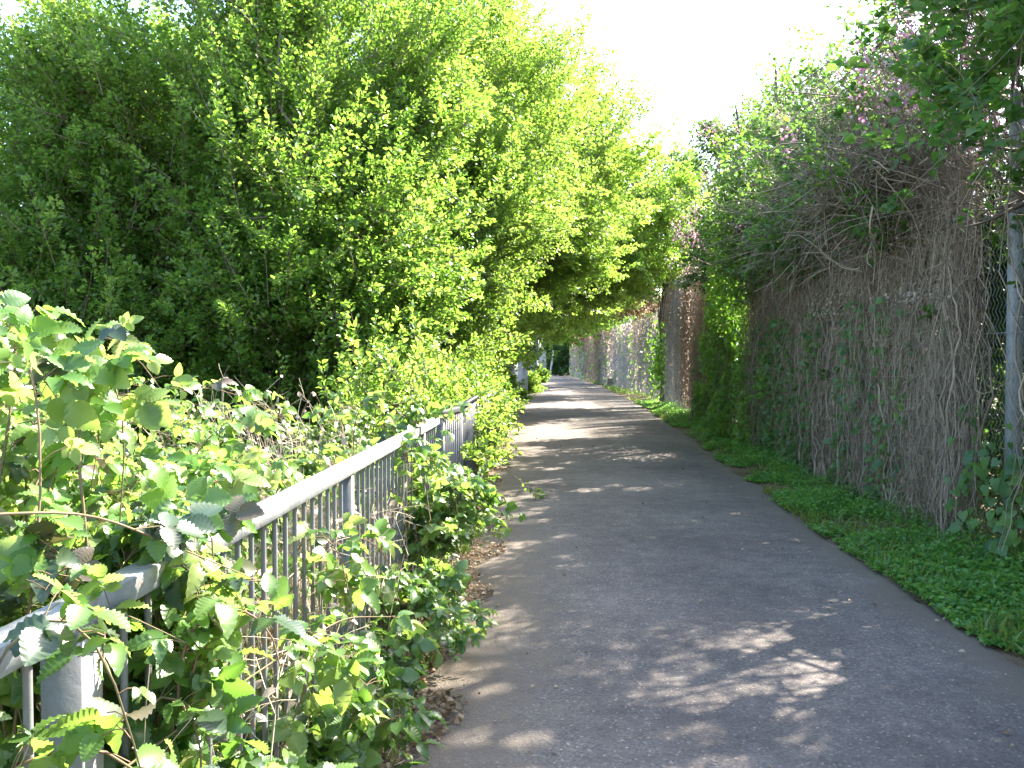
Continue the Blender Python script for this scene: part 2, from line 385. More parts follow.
F = np.stack([a, a + 1, a + 42, a + 41], -1).reshape(-1, 4)
tag(mesh_obj('path', P, F, M['asphalt'], smooth=True, attrs={'edge': edge.ravel()}), kind='structure')

# soil verges either side
def verge(name, x0f, x1f, y0, y1, h, seed):
    ys = np.concatenate([np.arange(y0, min(y1, 20), .08), np.arange(20, y1, .3)]) if y1 > 20 else np.arange(y0, y1, .08)
    t = np.linspace(0, 1, 15)
    x0 = x0f(ys); x1 = x1f(ys)
    X = x0[:, None] + (x1 - x0)[:, None] * t[None]; Y = np.repeat(ys[:, None], 15, 1)
    P = np.stack([X, Y, np.zeros_like(X)], -1).reshape(-1, 3)
    tt = np.tile(t, len(ys))
    P[:, 2] = -.012 + h * np.clip(tt * 2.2, 0, 1) + .012 * noise3(P, 6, seed) * np.clip(tt * 4, 0, 1)
    a = np.arange(len(ys) - 1)[:, None] * 15 + np.arange(14)[None]
    F = np.stack([a, a + 1, a + 16, a + 15], -1).reshape(-1, 4)
    return tag(mesh_obj(name, P, F, M['soil'], smooth=True), kind='structure')
verge('verge', lambda y: re(y) - .05, lambda y: np.where(y < 26, wl(np.minimum(y, 26)), 5.75) + .35, -2, 79, .07, 21)
verge('soil_bank', lambda y: le(y) + .08, lambda y: le(y) - 2.2, -2, 79, .06, 22)

# ------------------------------------------------------------------ plant builders
def limb_mesh(mb, p0, p1, r0, r1, K=9, wob=.08, sides=7):
    p0, p1 = np.array(p0, float), np.array(p1, float); t = np.linspace(0, 1, K)[:, None]
    L = np.linalg.norm(p1 - p0)
    c = p0 + (p1 - p0) * t
    c[:, 2] += -.12 * L * np.sin(np.pi * t[:, 0]) * .5
    ph = rng.random(3) * 6
    c[1:] += wob * L * np.stack([np.sin(t[1:, 0] * 5 + ph[0]), np.sin(t[1:, 0] * 6 + ph[1]), .5 * np.sin(t[1:, 0] * 4 + ph[2])], 1) * .5 * t[1:]
    rr = r0 + (r1 - r0) * t[:, 0] ** .8
    add_tubes(mb, c, rr, sides)
    return c

def sprays(mbL, mbT, P, D, L, T, per, lsize, bend=.25, twig_r=.005, wid=.35, hint_up=.9, tone=None):
    """leafy branchlets: P starts, D directions, L lengths, per leaves each"""
    Nn = len(P); K = 5
    t = np.linspace(0, 1, K)[None, :, None]
    side = rdir(Nn)[:, None, :]
    C = P[:, None] + D[:, None] * L[:, None, None] * t + UP * (bend * L[:, None, None] * t ** 2) + side * (.10 * L[:, None, None] * t ** 2)
    if SUN_GAPS[0]:
        k = clear_of_sun_gaps(C[:, 2]); C, L, P, D = C[k], L[k], P[k], D[k]; Nn = len(C); tone = tone[k]
    if mbT is not None:
        add_tubes(mbT, C, twig_r * (1 - .8 * t[..., 0]) * np.ones((Nn, 1)), 3)
    tl = rng.random((Nn, per)) ** .8 * .95 + .08
    k = np.clip((tl * (K - 1)).astype(int), 0, K - 2); fr = tl * (K - 1) - k
    ii = np.arange(Nn)[:, None]
    pos = C[ii, k] * (1 - fr[..., None]) + C[ii, k + 1] * fr[..., None]
    tan = nrm(C[ii, k + 1] - C[ii, k])
    off = rng.normal(size=(Nn, per, 3)); off -= tan * (off * tan).sum(-1, keepdims=True); off = nrm(off)
    off[..., 2] *= .6
    rad = wid * L[:, None] * (1.05 - .85 * tl) * rng.random((Nn, per)) ** .7 * .8
    pos = pos + off * rad[..., None] + tan * rad[..., None] * .5
    ax = nrm(tan * .7 + off * .8 + rng.normal(size=off.shape) * .35)
    hint = UP * hint_up + rng.normal(size=off.shape) * .55
    rb = rng.random(Nn)[:, None] if tone is None else (.6 * tone + .4 * rng.random(len(tone)))[:, None]
    rnd = np.clip(.55 * rb + .45 * rng.random((Nn, per)) , 0, 1)
    s = lsize * (.65 + .6 * rng.random((Nn, per)))
    pos, ax, hint, s, rnd = pos.reshape(-1, 3), ax.reshape(-1, 3), hint.reshape(-1, 3), s.ravel(), rnd.ravel()
    if SUN_GAPS[0]:
        k = clear_of_sun_gaps(pos + ax * s[:, None] * .5); pos, ax, hint, s, rnd = pos[k], ax[k], hint[k], s[k], rnd[k]
    leaves(mbL, T, pos, ax, hint, s, rnd)

def lobe_points(lobes, nb, inner=.55, gap=0.15, seed=0, gapf=1.1, zmin=.25):
    vol = np.array([a[3] * a[4] + a[3] * a[5] + a[4] * a[5] for a in lobes]); vol = vol / vol.sum()
    P, D = [], []
    for (cx, cy, cz, rx, ry, rz), f in zip(lobes, vol):
        m = int(nb * f * 1.9) + 4
        d = rdir(m); rr = inner + (1.0 - inner) * rng.random(m) ** .55
        rad = np.array([rx, ry, rz])
        bump = 1 + .16 * noise3(d, 2.6, seed + 7) + .07 * noise3(d, 6., seed + 8)
        p = np.array([cx, cy, cz]) + d * rad * (rr * bump)[:, None]
        P.append(p); D.append(nrm(d * rad))
    P = np.concatenate(P); D = np.concatenate(D)
    keep = (noise3(P, gapf, seed) > -.75 + gap) & (P[:, 2] > zmin)
    P, D = P[keep], D[keep]
    # drop points buried deep inside another lobe
    deep = np.zeros(len(P), bool)
    for (cx, cy, cz, rx, ry, rz) in lobes:
        q = (P - [cx, cy, cz]) / [rx, ry, rz]
        deep |= (np.linalg.norm(q, axis=1) < inner * .75)
    P, D = P[~deep], D[~deep]
    if len(P) > nb:
        i = rng.permutation(len(P))[:nb]; P, D = P[i], D[i]
    return P, D

def tree(name, label, cat, base, h_fork, lobes, nb, per, lsize, mat, trunk_r=.14, group=None, seed=0, T=None, blen=(.5, .95), tuft=11, trad=.50,
         upw=.55, gap=.15, gapf=1.1, inner=.55, limbs=14, bark='bark', zmin=.25, bend=.16, wid=.30):
    root = thing(name, label, cat, base, group)
    b = np.array(base, float)
    tr = MB(); ln = rng.normal(size=2) * .12
    top = b + [ln[0], ln[1], h_fork]
    cs = np.array([l[:3] for l in lobes]).mean(0)
    limb_mesh(tr, b - [0, 0, .1], top, trunk_r * 1.25, trunk_r * .8, 8, .04, 9)
    crown_top = np.array([cs[0], cs[1], max(l[2] + l[5] * .75 for l in lobes)])
    lead = limb_mesh(tr, top, crown_top, trunk_r * .8, .02, 10, .05, 7)
    br = MB(); ends = []
    P, D = lobe_points(lobes, nb, inner, gap, seed, gapf, zmin)
    i = rng.permutation(len(P)); P, D = P[i], D[i]
    tgt = P[rng.permutation(len(P))[:limbs * 4]]
    for i, e in enumerate(tgt[:limbs]):
        s = lead[min(9, int(rng.integers(0, 7)))] if e[2] > top[2] + .5 else top * .6 + b * .4
        c = limb_mesh(br, s, s + (e - s) * .9, trunk_r * .38, .012, 9, .07, 5)
        ends += list(c[3:])
    for e in tgt[limbs:]:
        ee = np.array(ends); s = ee[np.argmin(np.linalg.norm(ee - e, axis=1) + rng.random(len(ee)) * .4)]
        limb_mesh(br, s, s + (e - s) * .95, .022, .006, 6, .09, 4)
    tr.build('trunk', M[bark], root, True); br.build('branches', M[bark], root, True)
    if tuft > 1:
        # boughs: flat pads of sprays fanning out, with gaps between one pad and the next
        m = max(6, len(P) // tuft); P, D = P[:m], D[:m]
        sc_ = (.7 + .7 * rng.random((m, 1, 1))) * trad
        side = nrm(np.cross(D, UP) + 1e-5)[:, None]; Dm = D[:, None]
        u = rng.normal(size=(m, tuft, 1)); v = rng.random((m, tuft, 1)) * 1.7 - .9; h = rng.normal(size=(m, tuft, 1))
        Q = P[:, None] + (side * u * .85 + nrm(Dm * [1, 1, .35] + [0, 0, .12]) * v * 1.25 + UP * h * .26) * sc_
        TONE = np.repeat(rng.random(m), tuft); Dd = nrm(Dm * .8 + side * u * .4 + UP * upw * .75 + rng.normal(size=Q.shape) * .42).reshape(-1, 3)
        P = Q.reshape(-1, 3)
    else:
        Dd = nrm(D * .75 + UP * upw + rng.normal(size=D.shape) * .32)
        TONE = rng.random(len(P))
    kz = P[:, 2] > zmin * .6; P, Dd, TONE = P[kz], Dd[kz], TONE[kz]
    L = blen[0] + (blen[1] - blen[0]) * rng.random(len(P)) ** 1.5
    Ps = P - Dd * L[:, None] * .45
    lf = MB(); tw = MB()
    sprays(lf, tw, Ps, Dd, L, T or T_oval(), per, lsize, bend, wid=wid, tone=TONE)
    cr = lf.build('crown', mat if not isinstance(mat, str) else M[mat], root)
    tw.build('twigs', M['twig'], cr)
    return root

# ------------------------------------------------------------------ trees on the left
G = 'trees of the left hedge'
tree('hedge_tree', 'dark green dense tree filling the left edge behind the tall bramble leaves', 'tree', (-6.0, 10.8, 0), 1.2,
     [(-6.2, 11, 3.0, 2.3, 2.0, 2.0), (-4.6, 10.2, 2.4, 1.7, 1.4, 2.2), (-7.2, 10.2, 2.0, 1.8, 1.4, 1.9), (-5.2, 9.9, 1.2, 1.9, 1.2, 1.2)], 4000, 66, .060, 'tree_mid', .16, G, 1, T_diamond(.33), gap=.25)
tree('hedge_tree', 'broad mid green tree rising out of the frame behind the sloping hand rail', 'tree', (-3.4, 11.2, 0), 1.3,
     [(-3.6, 11.2, 4.5, 2.3, 1.8, 2.3), (-2.6, 10.4, 3.2, 1.8, 1.4, 2.1), (-4.3, 10.6, 4.2, 1.3, 1.3, 1.5), (-2.9, 10.2, 1.5, 1.8, 1.2, 1.5), (-2.2, 11, 5.0, 1.5, 1.3, 1.7)], 5000, 68, .058, 'tree_mid', .17, G, 2, T_diamond(.33), gap=.42)
tree('hedge_tree', 'sunlit yellow green tree just behind the corner where the pale rail ends', 'tree', (-2.1, 14.4, 0), 1.4,
     [(-1.7, 14.2, 5.0, 2.3, 1.9, 2.6), (-1.2, 13.2, 3.4, 1.6, 1.4, 1.8), (-2.3, 13.0, 1.6, 1.8, 1.2, 1.7), (-.5, 14.4, 5.3, 1.6, 1.4, 2.2), (-1.25, 12.6, 1.7, .9, 1.0, 1.2)], 5000, 72, .054, 'tree_yel', .18, G, 3, T_diamond(.33), gap=.42)
tree('hedge_tree', 'bright tree whose twig tips stick out against the white sky', 'tree', (-1.7, 19.5, 0), 1.6,
     [(-.9, 19, 5.4, 2.6, 2.2, 3.3), (.8, 18.4, 5.6, 1.8, 1.6, 2.4), (-1.9, 17.4, 2.4, 1.4, 1.4, 2.0), (.4, 18.8, 4.1, 1.5, 1.3, 1.2), (-1.35, 17.6, 1.8, .8, 1.2, 1.3)], 4200, 58, .074, 'tree_yel', .18, G, 4, T_diamond(.33), gap=.3)
tree('hedge_tree', 'bright tree arching out over the path in the middle distance', 'tree', (-.9, 25.5, 0), 1.8,
     [(.7, 25, 5.4, 2.7, 2.4, 3.2), (3.3, 24.6, 5.5, 2.0, 1.7, 2.3), (-1.5, 24, 2.6, 1.2, 1.2, 2.2), (1.8, 25, 4.2, 1.6, 1.3, 1.1)], 3300, 48, .098, 'tree_yel', .18, G, 5, T_diamond(.34))
tree('hedge_tree', 'hazy light green tree further along the left side of the path', 'tree', (.0, 34, 0), 2.0,
     [(2.0, 34, 5.4, 3.0, 2.6, 2.8), (-.9, 33.5, 3.0, 1.5, 1.5, 2.6)], 2200, 30, .13, 'tree_yel', .18, G, 6, T_diamond(.34), (.7, 1.2))
tree('hedge_tree', 'small looking far tree above the pale palisade fence', 'tree', (.5, 48, 0), 2.0,
     [(2.2, 48, 5.6, 3.2, 3, 3.0), (-1.0, 47, 3.2, 1.7, 1.6, 2.6)], 1800, 28, .17, 'tree_yel', .18, G, 7, T_diamond(.36), (.8, 1.5))
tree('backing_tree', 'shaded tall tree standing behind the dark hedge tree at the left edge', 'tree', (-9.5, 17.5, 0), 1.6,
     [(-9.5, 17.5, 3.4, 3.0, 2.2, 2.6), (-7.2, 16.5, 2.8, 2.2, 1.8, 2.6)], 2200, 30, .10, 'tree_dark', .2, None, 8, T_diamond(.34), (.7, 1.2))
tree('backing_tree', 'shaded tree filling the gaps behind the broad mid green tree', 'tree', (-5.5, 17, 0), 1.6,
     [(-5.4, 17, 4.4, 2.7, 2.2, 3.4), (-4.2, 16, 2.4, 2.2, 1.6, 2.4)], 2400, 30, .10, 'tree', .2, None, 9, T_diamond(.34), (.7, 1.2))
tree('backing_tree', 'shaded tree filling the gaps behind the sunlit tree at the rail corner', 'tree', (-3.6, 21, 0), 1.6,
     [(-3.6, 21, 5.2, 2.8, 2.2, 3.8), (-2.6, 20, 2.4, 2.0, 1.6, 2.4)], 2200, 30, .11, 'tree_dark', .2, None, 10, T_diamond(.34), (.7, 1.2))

# far end of the path
tree('garden_hedge', 'tall dark green clipped hedge closing the far end of the path', 'hedge', (4.6, 80, 0), 1.5,
     [(4.2, 80, 1.9, 1.6, 1.0, 2.6), (6.2, 80.3, 1.9, 1.6, 1.0, 2.6), (2.4, 80.6, 1.7, 1.4, 1.0, 2.3)], 1500, 26, .2, 'conifer', .15, None, 30, T_diamond(.4), (.5, .8), upw=.9, gap=-.6)
tree('far_tree', 'pale far tree seen above the dark clipped hedge', 'tree', (4.8, 92, 0), 2,
     [(3.6, 92, 5.2, 5, 3, 3.8), (9, 91, 5.0, 4, 3, 3.6), (-2, 92, 5.5, 4, 3, 4)], 1700, 26, .3, 'tree_yel', .2, None, 31, T_diamond(.4), (1., 1.8))

# light green shrubs growing through the railing along the left edge
G = 'shrubs along the left edge of the path'
for i, (x, y, h, rr, lab, mt) in enumerate([
        (-1.0, 7.2, 1.42, .36, 'loose light green shrub with upright sprays just beyond the dry stalks', 'tree_yel'),
        (-.70, 9.2, 1.2, .48, 'rounded yellow green shrub growing through the railing beside the dark panel', 'tree_yel'),
        (-.80, 11.6, 1.4, .45, 'leafy shrub leaning over the path edge behind the rounded yellow green shrub', 'tree_yel'),
        (-.85, 15, 1.4, .48, 'pale leafy shrub on the path edge under the sunlit trees', 'tree'),
        (-.85, 19, 1.3, .5, 'light shrub halfway to the pale palisade fence', 'tree_yel'),
        (-.40, 24, 1.0, .45, 'low shrub at the near end of the pale palisade fence', 'tree'),
        (.70, 38, .6, .4, 'small bright weedy shrub at the foot of the palisade fence', 'tree_yel'),
        (1.75, 56, .8, .5, 'tiny far shrub beside the leaning white pole', 'tree_yel')]):
    tree('path_shrub', lab, 'shrub', (x, y, 0), .25, [(x, y, h * .5, rr, rr * 1.35, h * .58), (x - .25, y + .4, h * .75, rr * .7, rr, h * .42)],
         (300 if y < 8 else 480) if y < 13 else 320, 30, .055 if y < 10 else (.065 if y < 20 else .11), mt, .025, G, 40 + i, T_oval() if y < 13 else T_diamond(.34), (.25, .5), zmin=.05, limbs=8, gap=0.05, gapf=2.5, inner=.3, tuft=6, trad=.22)

# ------------------------------------------------------------------ right: shrubs behind and over the wire fence
SUN_GAPS[0] = True
G = 'shrubs overhanging the wire fence'
def over_shrub(lab, y, lobes, nb, per, ls, mat, seed, bare=0, blossom=0, T=None, blen=(.35, .7), gap=.25, extra=None, upw=.35):
    x = wl(min(y, 26)) + .55
    root = tree('overhanging_shrub', lab, 'shrub', (x, y, 0), 1.2, lobes, nb, per, ls, mat, .045, G, seed, T or T_oval(.36), blen, upw=upw, gap=gap, gapf=1.8, inner=.35, limbs=16, zmin=1.2, tuft=5, trad=.22)
    P, D = lobe_points(lobes, 4000, .3, 0, seed + 3, 1.5, 1.2)
    if bare:
        idx = rng.integers(0, len(P), bare); s = P[idx]
        d = nrm(D[idx] * .4 + [-.4, -.3, .05] + rng.normal(size=(bare, 3)) * .8)
        K = 8; t = np.linspace(0, 1, K)[None, :, None]; L = (.5 + 1.1 * rng.random(bare))[:, None, None]
        C = s[:, None] + d[:, None] * L * (t - .5) + UP * (-.35 * L * (t - .3) ** 2) + rdir(bare)[:, None] * .13 * L * np.sin(t * 6)
        C = C[clear_of_sun_gaps(C[:, 4])]; mb = MB(); bare = len(C); add_tubes(mb, C, (.0025 + .0085 * rng.random((bare, 1)) ** 3) * (1 - .7 * t[..., 0]), 3)
        mb.build('bare_twigs', M['dead'], root)
    if blossom:
        idx = rng.integers(0, len(P), blossom); P2, D2 = P[P[:, 1] < np.median(P[:, 1]) + .3], D[P[:, 1] < np.median(P[:, 1]) + .3]; P2, D2 = P2[P2[:, 2] > 3.3], D2[P2[:, 2] > 3.3]
        idx = rng.integers(0, len(P2), blossom); c = P2[idx] + D2[idx] * .38
        k = 26
        pos = c[:, None] + rng.normal(size=(blossom, k, 3)) * [.06, .06, .09]
        mb = MB(); pos = pos.reshape(-1, 3)
        leaves(mb, T_oval(.42), pos, rdir(len(pos)), rdir(len(pos)), .028 + .02 * rng.random(len(pos)))
        mb.build('blossom', M['pink'], root)
    return root
over_shrub('broad leaved dark green shrub hanging over the concrete post in the top right corner', 5.6,
           [(3.4, 5.8, 3.35, .6, .9, 1.05), (4.0, 4.4, 3.5, .7, 1.0, 1.2), (4.1, 6.4, 4.3, .9, .9, 1.0), (3.35, 5.8, 2.75, .35, .5, .5)], 1000, 26, .075, 'shrub', 60, 400, 40, T_heart(.42), gap=.1)
over_shrub('shrub with a tangle of bare brown twigs and mauve blossom above the dead vines', 8.0,
           [(3.9, 8.2, 3.75, .95, 1.4, 1.15), (3.4, 7.9, 3.1, .6, 1.2, .7), (4.5, 7.4, 4.8, .8, 1.0, .7)], 480, 24, .06, 'shrub', 63, 3400, 120, gap=.55)
over_shrub('twiggy shrub with thin leaves leaning left of the bare twig tangle', 10.8,
           [(4.1, 10.8, 3.9, .95, 1.5, 1.25), (3.7, 10.4, 3.2, .65, 1.3, .8)], 900, 24, .06, 'shrub', 66, 1900, 30, gap=.4)
over_shrub('mixed shrub with upright sprays on the skyline above the green ivy', 13.8,
           [(4.5, 13.8, 4.2, 1.0, 1.5, 1.5), (4.0, 13.4, 3.5, .7, 1.4, 1.0), (4.5, 14.4, 5.7, .4, .5, .7)], 1200, 26, .065, 'tree', 69, 700, 14, gap=.3)
over_shrub('tall shrub with pink blossom sprays at the left end of the skyline', 17.3,
           [(4.6, 17.2, 4.6, 1.05, 1.5, 1.9), (4.2, 16.8, 3.6, .75, 1.4, 1.1), (4.5, 17.6, 6.0, .5, .6, .7)], 1200, 26, .075, 'tree_blue', 72, 500, 100, gap=.25)
over_shrub('shrub behind the frame edge shading the near end of the fence', 2.6,
           [(3.9, 2.6, 3.4, .8, 1.4, 1.2), (4.2, 1.2, 3.4, .8, 1.3, 1.2)], 520, 24, .07, 'shrub', 75, 100, 0, T_heart(.42), gap=.3)

# bushes added behind the fence to block sun and sky, one per bay
G = 'dark bushes added behind the wire fence'
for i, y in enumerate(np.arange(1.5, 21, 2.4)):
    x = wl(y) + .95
    lab = ['added dark bush behind the fence outside the right edge', 'added dark bush behind the concrete post', 'added dark bush behind the dead vines under the leafy corner shrub',
           'added dark bush behind the dead vines below the bare twigs', 'added dark bush behind the middle of the vine covered fence', 'added dark bush behind the fence next to the green ivy',
           'added dark bush behind the tall green ivy', 'added dark bush at the end of the near fence', 'added dark bush behind the gap after the near fence'][i]
    tree('light_block_bush', lab, 'bush', (x, y, 0), .6, [(x, y, 1.4, .65, 1.4, 1.8), (x + .2, y + .5, 2.6, .6, 1.2, .9)], 820, 26, .085, 'tree_dark', .05, G, 90 + i, T_diamond(.36), (.4, .7), zmin=.05, limbs=8, gap=-.35, inner=.2, tuft=4, trad=.25)

SUN_GAPS[0] = False
# ------------------------------------------------------------------ wire fences
def chain_link(parent, pts, h, pitch=.055, r=.0016, z0=.05):
    """woven diamond wire over a polyline of (x, y)"""
    pts = np.array(pts, float); seg = np.linalg.norm(np.diff(pts, axis=0), axis=1); cum = np.concatenate([[0], np.cumsum(seg)])
    nW = int(cum[-1] / pitch); K = int((h - z0) / pitch) + 1
    s = (np.arange(nW)[:, None] + .5 * (1 + np.where(np.arange(K) % 2, 1, -1))[None] * 1.0) * pitch
    x = np.interp(s, cum, pts[:, 0]); y = np.interp(s, cum, pts[:, 1])
    z = z0 + np.arange(K)[None] * pitch * np.ones((nW, 1))
    P = np.stack([x + np.where(np.arange(K) % 2, r, -r)[None], y, z], -1)
    mb = MB(); add_tubes(mb, P, np.full((nW, K), r), 3)
    return mb.build('wire_mesh', M['wire'], parent)

def wire_fence(label, pts, h, posts, pitch, r, ph=None):
    root = thing('wire_fence', label, 'fence', (pts[0][0], pts[0][1], 0))
    chain_link(root, pts, h, pitch, r)
    pp = np.array(pts, float)
    for y in posts:
        x = np.interp(y, pp[:, 1], pp[:, 0]) + .085
        mb = MB(); mb.bar((x, y, -.1), (x, y, ph or h + .05), .09, .09, .012); mb.build('post', M['concrete'], root)
    for z in (.12, h * .5, h - .03):
        mb = MB(); C = np.stack([pp[:, 0] + .012, pp[:, 1], np.full(len(pp), z)], 1)
        add_tubes(mb, C, np.full(len(pp), .003), 5); mb.build('line_wire', M['wire'], root)
    return root
near_pts = [(wl(y) + .02, y) for y in np.arange(1.0, 20.6, .7)]
wire_fence('tall chain link fence with concrete posts along the near right of the path', near_pts, 3.4, [3.3, 6.25, 9.2, 12.2, 15.2, 18.2, 20.4], .055, .0017)
mid_pts = [(wl(y), y) for y in np.arange(21.2, 26.3, .5)]
wire_fence('short bay of chain link fence beyond the gap catching the sun', mid_pts, 3.9, [21.3, 23.8, 26.2], .08, .003)
far_pts = [(5.62, y) for y in np.arange(29, 78, 1.5)]
wire_fence('long far chain link fence running on to the dark hedge', far_pts, 3.4, list(np.arange(29.2, 78, 4.0)), .16, .005)

# ------------------------------------------------------------------ dead vines hanging on the fences
def strands(mb, nS, y0, y1, xf, zt, zb, depth, rmin, rmax, lmin=.6, lmax=2.4, K=13, wig=.10, sides=3):
    y = y0 + (y1 - y0) * rng.random(nS * 3); q = np.stack([y * 0, y, y * 0], 1)
    y = y[np.argsort(-(noise3(q, 2.2, 31) * .6 + noise3(q, 6.5, 32) * .7 + rng.random(nS * 3) * 1.6))[:nS]]; L = lmin + (lmax - lmin) * rng.random(nS)
    top = zb + .2 + (zt - zb - .2) * rng.random(nS) ** .6
    L = np.minimum(L, top - zb)
    t = np.linspace(0, 1, K)[None]
    wy = np.cumsum(rng.normal(size=(nS, K)) * wig * .55, 1) + (rng.normal(size=(nS, 1)) * .14) * t
    wx = np.cumsum(rng.normal(size=(nS, K)) * wig * .3, 1)
    d = depth * rng.random((nS, 1)) ** 1.4
    yy = y[:, None] + wy; xx = xf(yy) - .015 - np.abs(d + wx)
    zz = top[:, None] - L[:, None] * t + rng.normal(size=(nS, K)) * .02
    P = np.stack([xx, yy, np.maximum(zz, .02)], -1)
    r = (rmin + (rmax - rmin) * rng.random((nS, 1)) ** 3) * np.linspace(1, .6, K)[None]
    add_tubes(mb, P, r, sides)
def woody(mb, nW, y0, y1, xf, zt):
    """thick old stems wandering and crossing, and loose hanging loops"""
    K = 22; t = np.linspace(0, 1, K)[None]
    y = y0 + (y1 - y0) * rng.random((nW, 1)); sl = rng.normal(size=(nW, 1)) * .45
    yy = y + sl * t + np.cumsum(rng.normal(size=(nW, K)) * .05, 1)
    zz = .02 + (zt * (.5 + .5 * rng.random((nW, 1)))) * t + np.cumsum(rng.normal(size=(nW, K)) * .02, 1)
    xx = xf(yy) - .05 - .16 * rng.random((nW, 1)) - .05 * np.abs(np.sin(t * 9 + rng.random((nW, 1)) * 6))
    add_tubes(mb, np.stack([xx, yy, np.maximum(zz, .01)], -1), (.004 + .010 * rng.random((nW, 1)) ** 2) * (1 - .55 * t), 5)
    nL = nW * 5; K = 12; t = np.linspace(0, 1, K)[None]
    y = y0 + (y1 - y0) * rng.random((nL, 1)); wdt = rng.normal(size=(nL, 1)) * .35; z = .4 + (zt - .5) * rng.random((nL, 1))
    yy = y + wdt * t + .03 * rng.normal(size=(nL, K)); zz = z - (.1 + .35 * rng.random((nL, 1))) * np.sin(np.pi * t) + .25 * rng.normal(size=(nL, 1)) * t + .015 * rng.normal(size=(nL, K))
    xx = xf(yy) - .06 - .22 * rng.random((nL, 1)) * np.sin(np.pi * t)
    add_tubes(mb, np.stack([xx, yy, np.maximum(zz, .02)], -1), np.full((nL, K), .002) + .002 * rng.random((nL, 1)), 3)
def twiglets(mb, nT, y0, y1, xf, zt, zb, depth, r=.0021, K=5, lmin=.06, lmax=.3):
    p = np.stack([np.zeros(nT), y0 + (y1 - y0) * rng.random(nT), zb + (zt - zb) * rng.random(nT)], 1)
    p[:, 0] = xf(p[:, 1]) - .01 - depth * rng.random(nT) ** 1.3
    d = nrm(rng.normal(size=(nT, 3)) * [.5, .8, 1.2]); L = (lmin + (lmax - lmin) * rng.random(nT) ** 2)[:, None, None]
    t = np.linspace(0, 1, K)[None, :, None]
    C = p[:, None] + d[:, None] * L * t + rdir(nT)[:, None] * L * .35 * t ** 2
    add_tubes(mb, C, np.full((nT, K), r) * np.linspace(1, .5, K)[None], 3)

def hang_leaves(T, n, y0, y1, xf, zf, depth, size, hintx=-1., dens=None):
    y = y0 + (y1 - y0) * rng.random(n); z = zf(n)
    x = xf(y) - .03 - depth * rng.random(n)
    pos = np.stack([x, y, z], 1)
    if dens is not None:
        k = dens(pos); pos = pos[k]
    pos = pos[clear_of_sun_gaps(pos)]
    m = len(pos)
    ax = nrm(np.array([-.35, 0, -.75]) + rng.normal(size=(m, 3)) * .45)
    hint = np.array([hintx, -.25, .45]) + rng.normal(size=(m, 3)) * .4
    mb = MB(); leaves(mb, T, pos, ax, hint, size * (.6 + .7 * rng.random(m)))
    return mb

G = 'dead vines hanging on the near wire fence'
bays = [(1.2, 3.4, 'dead vine curtain at the near end outside the frame'),
        (3.4, 5.3, 'thin grey dead vine with bindweed leaves to the right of the concrete post'),
        (6.5, 8.0, 'thick tangle of grey dead vine stems just left of the concrete post'),
        (8.0, 10.0, 'grey brown dead vine with dry leaf bits coloured pale for sunlit sparkle under the bare twigs'),
        (10.0, 12.2, 'brown dead vine with many green creeper leaves low down'),
        (12.2, 14.2, 'reddish brown dead vine beside the bright green ivy'),
        (17.0, 20.4, 'dead vine past the bright green ivy at the end of the near fence')]
for i, (y0, y1, lab) in enumerate(bays):
    ym = (y0 + y1) / 2; root = thing('dead_vine', lab, 'vine', (float(wl(ym)) - .1, ym, 0), G)
    k = (y1 - y0)
    dn = [1, .85, 1.25, 1.15, 1, 1, 1][i] * (.45 if i == 0 else 1)
    mb = MB(); strands(mb, int(520 * k * dn), y0, y1, wl, 3.45 if not 5.5 < ym < 9.5 else 3.1, .05, .20, .0010, .0050); woody(mb, int(16 * k), y0, y1, wl, 3.3)  # stems kept lower in the middle bays so sun spots get through
    mb.build('stems', M['dead_rust'] if i in (5, 6) else M['dead'], root)
    mb = MB(); twiglets(mb, int(3200 * k * dn), y0, y1, wl, 3.4, .1, .24); mb.build('twiglets', M['dead'] if i not in (4, 5, 6) else M['dead_rust'], root)
    hang_leaves(T_oval(.4), int(700 * k * dn), y0, y1, wl, lambda n: .1 + 3.3 * rng.random(n), .24, .035).build('dry_leaves', M['deadleaf'], root)
    if i in (2, 3):
        hang_leaves(T_oval(.36), int(420 * k), y0, y1, wl, lambda n: 2.0 + .75 * rng.random(n) ** 1.3, .34, .032, dens=lambda p: noise3(p, 3.2, 55) > .35).build('painted_glint_leaves', M['paleleaf'], root)  # pale leaf colour imitates sun sparkling through the vine
    ng = [120, 260, 520, 1100, 1700, 1200, 300][i]
    hang_leaves(T_heart(), ng * 2, y0, y1, wl, lambda n: .1 + 2.0 * rng.random(n) ** 1.6, .30, .065,
                dens=lambda p: noise3(p * [1, 1, .6], 2.6, 51) > (.25 if i < 4 else -.1)).build('creeper_leaves', M['bind'], root)

# bindweed climbing the concrete post
root = thing('bindweed', 'bindweed with heart shaped leaves climbing at the foot of the concrete post', 'climber', (3.5, 6.0, 0))
mb = MB(); n = 26; K = 14; t = np.linspace(0, 1, K)[None]
yb = 5.7 + .7 * rng.random((n, 1)); C = np.stack([wl(6.0) - .12 - .1 * np.sin(t * 9 + rng.random((n, 1)) * 6) * .5 + np.zeros((n, K)), yb + .1 * np.sin(t * 7 + rng.random((n, 1)) * 6), .03 + (.5 + .7 * rng.random((n, 1))) * t], -1)
add_tubes(mb, C, np.full((n, K), .002), 3); mb.build('stems', M['cane_green'], root)
ii = rng.integers(0, n, 150); kk = rng.integers(2, K, 150); pos = C[ii, kk] + rng.normal(size=(150, 3)) * .03 - [.04, 0, 0]
mb = MB(); leaves(mb, T_heart(), pos, nrm(np.array([-.3, -.2, -.8]) + rng.normal(size=(150, 3)) * .35), np.array([-1, -.4, .5]) + rng.normal(size=(150, 3)) * .3, .055 + .045 * rng.random(150))
